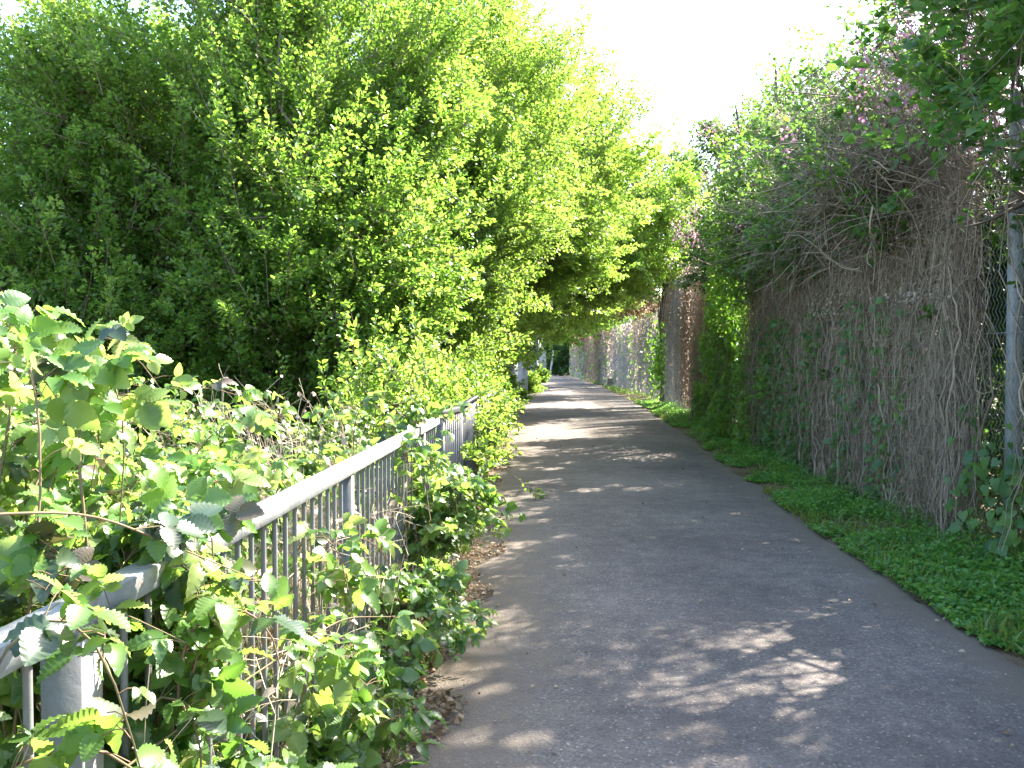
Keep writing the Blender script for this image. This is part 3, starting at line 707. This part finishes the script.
mb.build('leaves', M['bind'], root)

# bright green ivy columns
def ivy(label, y0, y1, xf, zt, n, size, depth, mat='ivy', seed=0, zb=.03, noise_cut=-.45, grp=None, T=None):
    ym = (y0 + y1) / 2; root = thing('climbing_ivy', label, 'ivy', (float(xf(np.array([ym]))[0]) - .2, ym, 0), grp)
    mb = MB(); strands(mb, int(90 * (y1 - y0)), y0, y1, xf, zt, zb, depth * .5, .002, .010, 1, zt); mb.build('stems', M['twig'], root)
    y = y0 + (y1 - y0) * rng.random(n); z = zb + (zt - zb) * rng.random(n)
    q = np.stack([np.zeros(n), y, z], 1)
    dd = depth * (.55 + .45 * noise3(q * [1, 1, .55], 2.3, seed)) * (.35 + .65 * np.sin(np.pi * np.clip((y - y0) / (y1 - y0), 0, 1)) ** .5)
    q[:, 0] = xf(y) - .04 - np.maximum(dd, .03) * rng.random(n) ** .5
    k = noise3(q * [1, 1, .5], 2.0, seed + 1) > noise_cut; q = q[k]; m = len(q)
    ax = nrm(np.array([-.5, -.1, -.45]) + rng.normal(size=(m, 3)) * .5); hint = np.array([-.6, -.3, .7]) + rng.normal(size=(m, 3)) * .45
    lb = MB(); leaves(lb, T or T_heart(.44), q, ax, hint, size * (.6 + .7 * rng.random(m)), np.clip(.5 + .35 * noise3(q, 3., seed + 2) + .25 * rng.normal(size=m), 0, 1))
    lb.build('leaves', M[mat], root); return root
ivy('thick bright green ivy column hanging from the shrubs to the verge', 13.4, 17.3, wl, 4.2, 19000, .065, .78, seed=101, noise_cut=-.5)
ivy('narrow green ivy hanging beside the reddish dead vine', 12.5, 13.6, wl, 3.3, 2200, .065, .4, seed=104, noise_cut=-.1, zb=.9)
ivy('low green creeper mound at the foot of the ivy column', 16.6, 19.6, wl, 1.0, 4200, .065, .55, seed=107, noise_cut=-.5)
fxw = lambda y: np.full(np.shape(y), 5.58)

# vines on the sunlit bay and on the far fence
G2 = 'dead vines on the far wire fences'
def far_vine(label, y0, y1, xf, zt, dn, mat, rs=1.0, leafmat='deadleaf', green=0):
    ym = (y0 + y1) / 2; root = thing('dead_vine', label, 'vine', (float(np.asarray(xf(np.array([ym])))[0]) - .1, ym, 0), G2)
    k = y1 - y0
    mb = MB(); strands(mb, int(300 * k * dn), y0, y1, xf, zt, .05, .2, .003 * rs, .010 * rs, .8, 3.2, 9); mb.build('stems', M[mat], root)
    hang_leaves(T_diamond(.42), int(420 * k * dn), y0, y1, xf, lambda n: .1 + (zt - .2) * rng.random(n) ** .7, .25, .055 * rs).build('dry_leaves', M[leafmat], root)
    if green: hang_leaves(T_diamond(.42), int(green * k), y0, y1, xf, lambda n: .05 + zt * rng.random(n), .3, .09 * rs, dens=lambda p: noise3(p * [1, 1, .3], 1.6, 61) > .15).build('creeper_leaves', M['ivy'], root)
    return root
far_vine('grey leafless vine curtain on the left half of the sunlit fence bay', 23.6, 26.2, wl, 3.8, 1.1, 'grey_vine', 1.0)
far_vine('reddish brown vine curtain lit by the sun on the right half of the bay', 20.9, 23.6, wl, 4.3, 1.5, 'dead_rust', 1.0, 'paleleaf')
for i, (y0, y1, dn, gr, lab) in enumerate([(29, 35, .55, 20, 'pale dead vine on the first bays of the long far fence'), (35, 42, .5, 60, 'pale dead vine streaked with green on the long far fence'),
                                        (42, 51, .45, 40, 'grey dead vine midway along the long far fence'), (51, 63, .5, 20, 'brown dead vine toward the end of the long far fence'), (63, 78, .5, 60, 'greenish dead vine where the far fence meets the hedge')]):
    far_vine(lab, y0, y1, fxw, 3.35, dn, 'grey_vine' if i != 3 else 'dead', 1.5 + .3 * i, 'paleleaf' if i < 3 else 'deadleaf', gr)

# tree clad with ivy on the right, its bare lower trunk by the fence
t = tree('verge_tree', 'ivy clad tree standing on the right verge with a loose grey green crown', 'tree', (4.95, 27.4, 0), 3.3,
         [(4.9, 28, 6.3, 2.0, 1.9, 2.1), (5.8, 27.2, 5.4, 1.4, 1.3, 1.5), (4.0, 27.6, 4.9, 1.3, 1.2, 1.1)], 1500, 28, .10, 'tree_blue', .17, None, 120, T_diamond(.36), (.6, 1.1), gap=.3)
mb = MB()
for k in range(9):
    a = k * .7; limb_mesh(mb, (4.95 + .17 * math.cos(a), 27.4 + .17 * math.sin(a), 0), (4.95 + .22 * math.cos(a + 2), 27.4 + .22 * math.sin(a + 2), 3.6 + .5 * rng.random()), .05, .02, 12, .05, 5)
mb.build('climbing_stems', M['twig'], t)
q = np.stack([4.95 + .34 * rng.normal(size=2600) * .75, 27.3 + .3 * rng.normal(size=2600), 1.45 + .55 * rng.normal(size=2600)], 1); q = q[(q[:, 2] > .1)]
mb = MB(); leaves(mb, T_diamond(.42), q, rdir(len(q)), rdir(len(q)) + UP, .08 + .05 * rng.random(len(q))); mb.build('ivy_leaves', M['ivy'], t)
tree('roadside_tree', 'twiggy tree with pinkish brown new leaves over the far fence', 'tree', (6.6, 37, 0), 2.6,
     [(6.2, 37, 5.0, 2.0, 2.4, 1.7), (4.6, 38, 4.7, 1.5, 1.6, 1.1)], 700, 24, .12, 'deadleaf', .14, None, 121, T_diamond(.36), (.7, 1.2), gap=.3)
tree('roadside_tree', 'green tree leaning over the far fence beyond the pinkish brown one', 'tree', (6.9, 47, 0), 2.6,
     [(6.4, 47, 5.2, 2.2, 2.8, 2.0), (4.6, 49, 4.9, 1.9, 2.0, 1.4), (6.6, 55, 5.0, 2.2, 3, 2.0)], 1200, 24, .15, 'tree', .14, None, 122, T_diamond(.36), (.8, 1.3), gap=.2)
tree('roadside_tree', 'brown tinged far tree above the end of the far fence', 'tree', (6.9, 64, 0), 2.6,
     [(6.2, 64, 4.8, 2.6, 3.5, 1.8), (4.4, 67, 4.6, 1.9, 2.5, 1.2)], 800, 24, .18, 'deadleaf', .14, None, 123, T_diamond(.36), (.8, 1.3), gap=.2)
# stump of the old shrub at the fence foot
root = thing('tree_stump', 'small dark stump at the foot of the far fence', 'stump', (5.3, 45, 0))
mb = MB(); limb_mesh(mb, (5.3, 45, -.1), (5.32, 45, .5), .36, .26, 8, .03, 11); mb.build('stump_body', M['bark'], root, True)
mb = MB(); an = np.arange(11) * 2 * np.pi / 11
mb.add(np.concatenate([[[5.32, 45, .52]], np.stack([5.32 + .26 * np.cos(an), 45 + .26 * np.sin(an), np.full(11, .49)], 1)]), np.array([[0, 1 + i, 1 + (i + 1) % 11] for i in range(11)])); mb.build('cut_face', M['deadleaf'], root)

# ------------------------------------------------------------------ railings on the left
H = 1.085
root = thing('hand_railing', 'pale grey railing with square posts and a broad top rail among the brambles', 'railing', (fx(1.0), 1.0, 0))
y0, y1 = .45, 6.05
mb = MB(); mb.bar((fx(y0), y0, H - .02), (fx(y1), y1, H - .02), .060, .046, .002); mb.build('top_rail', M['rail'], root)
mb = MB(); mb.bar((fx(y0), y0, .14), (fx(y1), y1, .14), .045, .03, .004); mb.build('bottom_rail', M['rail'], root)
for k, y in enumerate((1.44, 3.42, 5.40)):
    big = .072 if k == 0 else .045
    mb = MB(); mb.bar((fx(y), y, -.1), (fx(y), y, H - .042), big, big, .003); p = mb.build('post', M['rail_shaded'], root)
    mb = MB(); an = np.arange(10) * 2 * np.pi / 10
    yy = y - big / 2
    ring = lambda r, d: np.stack([fx(y) - .004 + r * np.cos(an), np.full(10, yy - d), .885 + r * np.sin(an)], 1)
    V = np.concatenate([ring(.0085, -.001), ring(.0085, .003), ring(.005, .006)]); Fq = np.array([[j * 10 + i, j * 10 + (i + 1) % 10, (j + 1) * 10 + (i + 1) % 10, (j + 1) * 10 + i] for j in range(2) for i in range(10)])
    mb.add(V, [Fq, np.array([[20 + i for i in range(10)]])]); mb.build('bolt', M['rust'], p, True)
proto = None
yb = [y for y in np.arange(.62, 6.0, .0995) if min(abs(y - q) for q in (1.44, 3.42, 5.40)) > .05]
mb = MB(); add_tubes(mb, np.array([[fx(yb[0]), yb[0], .15], [fx(yb[0]), yb[0], .6], [fx(yb[0]), yb[0], H - .04]]), np.full(3, .0075), 8)
proto = mb.build('bar', M['rail_shaded'], root, True)
for y in yb[1:]:
    c = proto.copy(); COL.objects.link(c); c.parent = root
    c.location = (fx(y) - fx(yb[0]), y - yb[0], 0)

def plain_railing(name, label, p0, p1, h, spacing, mat, br=.008, sq=False, post_every=2.0, top=(.05, .04), maxbars=96):
    p0 = np.array([*p0, 0.]); p1 = np.array([*p1, 0.]); L = np.linalg.norm(p1 - p0); d = (p1 - p0) / L
    root = thing(name, label, 'railing', tuple(p0))
    for nm, z, s in (('top_rail', h - .02, top), ('bottom_rail', .14, (.045, .03))):
        mb = MB(); mb.bar(p0 + [0, 0, z], p1 + [0, 0, z], *s, .004); mb.build(nm, M[mat], root)
    for k in np.arange(0, L + .01, post_every):
        q = p0 + d * k; mb = MB(); mb.bar(q - [0, 0, .1], q + [0, 0, h - .041], .055, .055, .005); mb.build('post', M[mat], root)
    first = None
    nB = min(maxbars, int(L / spacing))
    for k in range(nB):
        s = (k + .5) * L / nB
        if min(s % post_every, post_every - s % post_every) < .045: continue
        q = p0 + d * s
        if first is None:
            mb = MB(); mb.bar(q + [0, 0, .15], q + [0, 0, h - .041], br * 2, br * 2 if not sq else .03, .003); first = mb.build('bar', M[mat], root); q0 = q
        else:
            c = first.copy(); COL.objects.link(c); c.parent = root; c.location = tuple(q - q0)
    return root
plain_railing('angled_railing', 'dark grey railing panel set at an angle where the pale rail ends', (-.53, 6.3), (-.43, 7.0), 1.12, .07, 'dark_rail', .010, True, .76)
plain_railing('shrub_railing', 'grey railing mostly swallowed by light green shrubs beside the path', (-.44, 7.06), (-.18, 16.9), 1.12, .115, 'dark_rail', .008, False, 2.0)
plain_railing('palisade_fence', 'pale blue grey palisade fence standing far down the left side', (.0, 26), (1.75, 57), 1.45, .33, 'pale_steel', .05, False, 3.1, (.05, .05))

# gate posts and pole at the far end
root = thing('gate_post', 'tall pale steel gate post with a pointed cap at the end of the palisade fence', 'post', (1.72, 57.8, 0))
mb = MB(); mb.bar((1.72, 57.8, -.1), (1.72, 57.8, 2.9), .2, .2, .02); mb.build('shaft', M['dark_rail'], root)
mb = MB(); V = np.array([[1.60, 57.68, 2.9], [1.84, 57.68, 2.9], [1.84, 57.92, 2.9], [1.60, 57.92, 2.9], [1.72, 57.8, 3.35]])
mb.add(V, [np.array([[0, 1, 4], [1, 2, 4], [2, 3, 4], [3, 0, 4]]), np.array([[3, 2, 1, 0]])]); mb.build('cap', M['pale_steel'], root)
root = thing('metal_gate', 'white open metal gate leaf beside the tall gate post', 'gate', (2.0, 58.2, 0))
mb = MB()
for p, q in (((1.9, 58.1, .1), (1.9, 58.1, 2.6)), ((2.35, 59.2, .1), (2.35, 59.2, 2.0)), ((1.9, 58.1, 2.6), (2.35, 59.2, 2.0)), ((1.9, 58.1, .2), (2.35, 59.2, .2))): mb.bar(p, q, .07, .07, .01)
mb.build('gate_frame', M['white'], root)
mb = MB()
for k in range(1, 8):
    f = k / 8; x, y = 1.9 + .45 * f, 58.1 + 1.1 * f; mb.bar((x, y, .24), (x, y, 2.57 - .6 * f), .07, .03, .005)
mb.build('infill_bars', M['white'], root)
root = thing('white_pole', 'thin white pole leaning to the right by the end of the path', 'pole', (2.6, 60.5, 0))
mb = MB(); limb_mesh(mb, (2.6, 60.5, -.1), (2.95, 60.5, 2.2), .07, .06, 6, 0, 8); mb.build('pole_shaft', M['white'], root, True)

# ------------------------------------------------------------------ brambles
T_CURL = T_bramble(.33, 7, .03, .5); TB = T_bramble(); TBs = T_bramble(.40, 6)
def compound(mb, T, pos, ax, hint, size, n5=.2):
    """bramble leaf: one end leaflet and a pair (or two pairs) at the sides, joined by a stalk"""
    Nn = len(pos)
    Y = nrm(ax); X = nrm(np.cross(Y, hint)); r = rng.random(Nn)
    s = np.asarray(size)
    tip = pos + Y * (s * .42)[:, None]
    def jit(): return np.clip(r + rng.normal(size=Nn) * .08, 0, 1)
    Z = np.cross(X, Y)
    h = lambda: Z + rng.normal(size=(Nn, 3)) * .22
    def leaves2(mb, T, p, a, hh, ss, rr):
        c = rng.random(len(p)) < .45
        leaves(mb, T, p[~c], a[~c], hh[~c], ss[~c], rr[~c]); leaves(mb, T_CURL, p[c], a[c], hh[c], ss[c], rr[c])
    leaves2(mb, T, tip, Y + rng.normal(size=Y.shape) * .12, h(), s, jit())
    for sg in (1, -1):
        leaves2(mb, T, pos + Y * (s * .18)[:, None], Y * .42 + X * sg * .9 - Z * .12 + rng.normal(size=Y.shape) * .12, h(), s * .84, jit())
    k = rng.random(Nn) < n5
    for sg in (1, -1):
        leaves(mb, T, (pos + Y * (s * .1)[:, None])[k], (-Y * .25 + X * sg - Z * .2)[k], h()[k], (s * .62)[k], r[k])

def bramble(label, root_xy, n_canes, h, L, spread_dir, spread, lsize, mat='bramble', T=None, group='bramble bushes along the railing', young=.33, old=.06, lp=11, z0=.0, jx=.25):
    """arching canes from one root; spread_dir = mean heading (radians from +X), spread = its scatter"""
    rx, ry = root_xy
    root = thing('bramble_bush', label, 'bramble', (rx, ry, z0), group)
    K = 14; t = np.linspace(0, 1, K)[None]
    an = spread_dir + spread * (rng.random((n_canes, 1)) * 2 - 1)
    hh = h * (.55 + .5 * rng.random((n_canes, 1))); LL = L * (.4 + .7 * rng.random((n_canes, 1)))
    apex = .55 + .3 * rng.random((n_canes, 1))
    z = hh * (1 - ((t - apex) / apex) ** 2 * np.where(t < apex, 1, .75)); z = np.maximum(z, .03)
    x = rx + jx * rng.normal(size=(n_canes, 1)) * np.minimum(t * 5, 1) + np.cos(an) * LL * t ** 1.25 + .03 * np.sin(t * 8 + rng.random((n_canes, 1)) * 6)
    y = ry + jx * rng.normal(size=(n_canes, 1)) * np.minimum(t * 5, 1) + np.sin(an) * LL * t ** 1.25 + .03 * np.sin(t * 7 + rng.random((n_canes, 1)) * 6)
    C = np.stack([x, y, z + z0], -1)
    mb = MB(); add_tubes(mb, C, (.0028 + .0022 * rng.random((n_canes, 1))) * (1 - .65 * t), 5)
    # leaves along the canes
    lp = int(lp * 2.1); lsize = lsize * 1.18
    nl = n_canes * lp
    ci = np.repeat(np.arange(n_canes), lp); tt = .22 + .8 * rng.random(nl) ** .85; tt = np.minimum(tt, .995)
    k = np.minimum((tt * (K - 1)).astype(int), K - 2); f = (tt * (K - 1) - k)[:, None]
    p0 = C[ci, k] * (1 - f) + C[ci, k + 1] * f; tan = nrm(C[ci, k + 1] - C[ci, k])
    side = nrm(np.cross(tan, UP) + 1e-4) * np.where(rng.random(nl) < .5, 1, -1)[:, None]
    pd = nrm(tan * .5 + side * .7 + UP * (.35 + .4 * rng.random((nl, 1))) + rng.normal(size=(nl, 3)) * .25)
    pl = lsize * (.5 + .5 * rng.random((nl, 1)))
    p1 = p0 + pd * pl
    S = np.stack([p0, p0 + pd * pl * .5 + [0, 0, .004], p1], 1)
    add_tubes(mb, S, np.full((nl, 3), .0011), 3)
    mb.build('canes', M['cane'], root)
    ax = nrm(pd * [1, 1, .3] + [0.12, .05, -.28] + rng.normal(size=(nl, 3)) * .3); hint = UP * .9 + [.45, -.2, 0] + rng.normal(size=(nl, 3)) * .55
    sz = lsize * (.40 + .70 * rng.random(nl)) * np.where(tt > .9, .7, 1)
    u = rng.random(nl); ky = (u < young) | (tt > .93); ko = ~ky & (u > 1 - old); km = ~ky & ~ko
    T = T or TB
    for nm, kk, mm in (('leaves', km, mat), ('young_leaves', ky, 'bramble_young'), ('old_leaves', ko, 'bramble_old')):
        if kk.any():
            b = MB(); compound(b, T, p1[kk], ax[kk], hint[kk], sz[kk]); b.build(nm, M[mm], root)
    return root
PI = math.pi
# behind the railing
bramble('tall bramble with big lit leaves at the left edge of the frame', (-1.12, 1.45), 26, 1.52, .42, PI * .75, .9, .056, young=.4, old=.12, lp=13, jx=.1)
bramble('bramble with dark leaves resting on the near end of the railing', (-.98, 1.15), 13, 1.16, .4, PI * .5, 1.2, .058, old=.3, young=.1, jx=.1)
bramble('bramble heap behind the second stretch of the railing', (-1.35, 2.05), 26, 1.28, .6, PI * .5, 3, .058, young=.35, lp=13)
bramble('bramble at the far left behind the tall lit one', (-1.8, 2.3), 22, 1.52, .9, PI * .5, 3, .072, young=.4, lp=13)
bramble('bramble with a yellow green five leaf tip above the dry stalks', (-1.1, 3.0), 20, 1.14, .75, PI * .45, 3, .068, young=.4, lp=12)
bramble('bramble mound in front of the dark hedge tree', (-2.1, 3.6), 18, 1.34, 1.1, PI * .5, 3, .07, young=.35, lp=12)
bramble('low bramble behind the middle post of the railing', (-1.3, 4.1), 14, 1.0, .8, PI * .5, 3, .062, young=.3, T=TBs, lp=11)
bramble('wide bramble mound behind the dry stalks', (-2.3, 5.2), 18, 1.24, 1.2, PI * .5, 3, .068, young=.3, T=TBs, lp=11)
bramble('bramble draped over the far end of the top rail', (-.80, 4.9), 26, 1.22, .42, PI * .2, 1.6, .06, young=.1, old=.05, T=TBs, lp=10)
bramble('far left bramble mound under the dark trees', (-3.3, 4.4), 18, 1.42, 1.3, PI * .5, 3, .075, young=.35, T=TBs, lp=12)
bramble('low bramble strip in front of the hedge trees', (-2.4, 7.2), 16, 1.15, 1.3, PI * .5, 3, .07, young=.25, T=TBs, lp=11)
bramble('bramble patch under the broad mid green tree', (-4.4, 6.6), 18, 1.25, 1.5, PI * .5, 3, .08, young=.25, T=TBs, lp=12)
bramble('bramble with leaves flopping over the rail between the first two posts', (-.84, 1.75), 24, 1.13, .26, PI * .1, 1.5, .058, young=.3, old=.12, jx=.08)
bramble('upright lit bramble sprays standing tallest just behind the nearest post', (-1.0, 1.62), 12, 1.48, .3, PI * .55, .8, .052, young=.5, old=.05, lp=12, jx=.08)
# growing through on the path side
bramble('bramble pushing out through the bars beside the nearest post', (-.80, 2.1), 13, .5, .16, -.1, .9, .06, young=.25, lp=10, jx=.13)
bramble('bramble spilling from the railing above the leaf litter', (-.76, 2.75), 19, .42, .24, .0, 1.0, .058, young=.25, lp=11, jx=.13)
bramble('bramble with dark round leaves below the middle post', (-.72, 3.35), 21, .38, .32, .1, 1.1, .058, young=.2, old=.12, lp=11, jx=.13)
bramble('bramble bulging toward the path past the middle post', (-.64, 4.05), 22, .45, .38, .1, 1.1, .056, young=.25, lp=12, jx=.13)
bramble('leafy bramble at the path edge before the angled panel', (-.58, 4.9), 24, .74, .34, .2, 1.1, .055, young=.3, T=TBs, lp=12, jx=.13)
bramble('bramble at the foot of the angled dark panel', (-.5, 5.8), 18, .66, .32, .3, 1.2, .055, young=.3, T=TBs, lp=11, jx=.13)
# single long canes crossing the rail
def cane(label, pts, r, ls, nl, mat):
    pts = np.array(pts, float); root = thing('bramble_cane', label, 'bramble', tuple(pts[0]))
    K = 24; s = np.linspace(0, len(pts) - 1, K); C = np.stack([np.interp(s, np.arange(len(pts)), pts[:, i]) for i in range(3)], 1)
    for _ in range(3): C[1:-1] = (C[:-2] + 2 * C[1:-1] + C[2:]) / 4
    mb = MB(); add_tubes(mb, C, np.linspace(r, r * .4, K), 6)
    k = rng.integers(3, K, nl); k[-1] = K - 1
    d = nrm(rdir(nl) * [1, 1, .4] + [0, 0, .3]); p1 = C[k] + d * ls * .7
    add_tubes(mb, np.stack([C[k], (C[k] + p1) / 2, p1], 1), np.full((nl, 3), .0012), 3)
    mb.build('stem', M['cane'], root, True)
    b = MB(); compound(b, TB, p1, nrm(d + [0, 0, -.3]), UP + rng.normal(size=(nl, 3)) * .4, ls * (.7 + .5 * rng.random(nl)), .4); b.build('leaves', M[mat], root)
cane('dark arching cane with a cluster of shaded round leaves above the rail', [(-1.0, 1.2, 1.15), (-.84, 1.25, 1.27), (-.70, 1.4, 1.25), (-.62, 1.6, 1.14), (-.52, 1.75, 1.04)], .0032, .062, 9, 'bramble_old')
cane('cane with a pale silvery leaf lying across the near post', [(-.95, 1.1, .9), (-.82, 1.25, 1.06), (-.70, 1.45, 1.08), (-.6, 1.55, .98)], .0028, .06, 6, 'bramble')
cane('reddish cane reaching out level below the rail', [(-.72, 1.5, .75), (-.55, 1.8, .83), (-.42, 2.1, .86), (-.33, 2.3, .80)], .0026, .05, 8, 'bramble')

# dry stalks
G = 'dry stalks behind the railing'
def dry_stalks(label, x, y, n, h, rad, curl=.25):
    root = thing('dry_stalks', label, 'dead weeds', (x, y, 0), G)
    K = 12; t = np.linspace(0, 1, K)[None]; hh = h * (.45 + .6 * rng.random((n, 1)))
    an = rng.random((n, 1)) * 6.28; le_ = .35 * rng.random((n, 1))
    X = x + rad * rng.normal(size=(n, 1)) * np.minimum(t * 4, 1) + np.cos(an) * hh * le_ * t ** 2 + curl * .12 * np.sin(np.clip(t - .75, 0, 1) * 18) * (rng.random((n, 1)) - .5)
    Y = y + rad * 1.6 * rng.normal(size=(n, 1)) * np.minimum(t * 4, 1) + np.sin(an) * hh * le_ * t ** 2
    Z = hh * (t - .22 * np.clip(t - .72, 0, 1) ** 1.2 * 4 * rng.random((n, 1)))
    mb = MB(); add_tubes(mb, np.stack([X, Y, Z], -1), (.0012 + .0022 * rng.random((n, 1))) * (1 - .5 * t), 3)
    m = n * 5; i = rng.integers(0, n, m); k = rng.integers(5, K, m); p = np.stack([X, Y, Z], -1)[i, k]
    C = p[:, None] + nrm(rdir(m) + UP * .6)[:, None] * (.05 + .16 * rng.random((m, 1, 1))) * np.linspace(0, 1, 4)[None, :, None] + rdir(m)[:, None] * .05 * np.linspace(0, 1, 4)[None, :, None] ** 2
    add_tubes(mb, C, np.full((m, 4), .001), 3); mb.build('stems', M['straw'], root)
    mb = MB(); m = n * 3; i = rng.integers(0, n, m); k = rng.integers(4, K, m); p = np.stack([X, Y, Z], -1)[i, k]
    leaves(mb, T_oval(.3), p, rdir(m) - UP * .5, rdir(m), .03 + .03 * rng.random(m)); mb.build('dry_leaves', M['paleleaf'], root)
dry_stalks('dry pale stalks behind the bars left of the middle post', -.86, 3.0, 70, 1.0, .10)
dry_stalks('dry pale stalks behind the bars right of the middle post', -.82, 3.9, 90, 1.0, .10)
dry_stalks('curly dry stalks rising above the top rail', -1.25, 4.9, 90, 1.36, .22, 1.)
dry_stalks('curly dry stalks against the dark trees further left', -1.9, 5.8, 80, 1.40, .30, 1.)
dry_stalks('straw coloured stalks behind the far end of the rail', -.80, 4.9, 80, .98, .12)
dry_stalks('dead stalks tangled in the nearest brambles', -.95, 2.1, 70, 1.02, .12)
dry_stalks('dead stalks beside the nearest post', -.98, 1.6, 40, .95, .12)

# ------------------------------------------------------------------ ground cover
def scatter(name, n, y0, y1, x0f, x1f, T, size, mat, upright, zoff=0., heightf=None, ypow=1.6, dens=None, curve=.4):
    y = y0 + (y1 - y0) * rng.random(n) ** ypow; u = rng.random(n); x = x0f(y) + (x1f(y) - x0f(y)) * u
    p = np.stack([x, y, np.full(n, zoff)], 1)
    if dens is not None: kk = dens(p, u); p, u = p[kk], u[kk]
    m = len(p)
    if heightf is not None: p[:, 2] += heightf(p, u) * rng.random(m)
    ax = nrm(rng.normal(size=(m, 3)) * [1, 1, .35] + UP * upright); hint = UP + rng.normal(size=(m, 3)) * .5
    sz = size * (.5 + .8 * rng.random(m)) * np.clip(p[:, 1] / 14, 1, 3) ** .5
    mb = MB(); leaves(mb, T, p, ax, hint, sz)
    return tag(mb.build(name, M[mat]), kind='stuff')
wv = lambda y: np.where(y < 26.2, wl(np.minimum(y, 26)), 5.6)
rough = lambda p, s: .09 * noise3(p, 2.4, s)
scatter('verge_weeds', 170000, 2.2, 30, lambda y: re(y) - .07, lambda y: wv(y) + .05, T_oval(.32), .035, 'verge', .25, .02,
        lambda p, u: np.clip(.03 + .20 * u + .08 * noise3(p, 2.5, 71) + .04 * noise3(p, 7, 77), .01, .34), 1.7, lambda p, u: u * .8 + .45 * noise3(p, 2.2, 72) + .22 * noise3(p, 7, 73) > .10)
scatter('grass', 26000, 2.2, 60, lambda y: re(y) - .05, lambda y: wv(y), T_blade(.05), .13, 'grass', 1.2, .01, None, 1.8, lambda p, u: noise3(p, 1.6, 74) + u > .35)
scatter('verge_grass', 15000, 3.4, 60, lambda y: le(y) + .02, lambda y: le(y) - .45, T_blade(.05), .11, 'grass', 1.2, .005, None, 1.6, lambda p, u: noise3(p, 1.9, 75) + u * 1.2 > .55)
scatter('leaf_litter', 15000, 1.8, 16, lambda y: le(y) + .22, lambda y: le(y) - .55, T_oval(.34), .034, 'litter', .05, .015, lambda p, u: .03 + 0 * u, 1.9, lambda p, u: u * .9 + .25 * noise3(p, 3, 76) > .15)
scatter('dead_leaves', 9000, 2.5, 24, lambda y: re(y) - .12, lambda y: wv(y) + .1, T_oval(.3), .035, 'litter', .05, .02, lambda p, u: .05 + 0 * u, 1.7, lambda p, u: u + .3 * noise3(p, 3, 79) > .45)
# dry broken twigs among the litter
n = 2600; y = 2 + 8 * rng.random(n) ** 1.6; x = le(y) + .08 - .5 * rng.random(n) ** .8; d = rng.random(n) * 6.28; L = .03 + .10 * rng.random(n)
t = np.linspace(-.5, .5, 4)[None]; C = np.stack([x[:, None] + np.cos(d)[:, None] * L[:, None] * t, y[:, None] + np.sin(d)[:, None] * L[:, None] * t, .02 + .02 * rng.random((n, 1)) + .03 * t * rng.normal(size=(n, 1)) + .0 * t], -1)
mb = MB(); add_tubes(mb, C, np.full((n, 4), .0012), 3); tag(mb.build('twig_litter', M['straw']), kind='stuff')
scatter('fallen_leaves', 420, 2.4, 22, lambda y: le(y) + .05, lambda y: re(y) - .05, T_oval(.34), .030, 'litter', .04, .026, None, 1.5, lambda p, u: rng.random(len(p)) < .25 + .75 * (np.abs(u - .5) * 2) ** 3)
# grit and crumbs on the asphalt
n = 2200; y = 2.2 + 14 * rng.random(n) ** 1.8; x = le(y) + (re(y) - le(y)) * rng.random(n)
p = np.stack([x, y, np.full(n, .022)], 1)
mb = MB(); leaves(mb, T_diamond(.4), p, rdir(n) * [1, 1, .2], UP + rng.normal(size=(n, 3)) * .3, .006 + .012 * rng.random(n) ** 3); tag(mb.build('grit', M['litter']), kind='stuff')
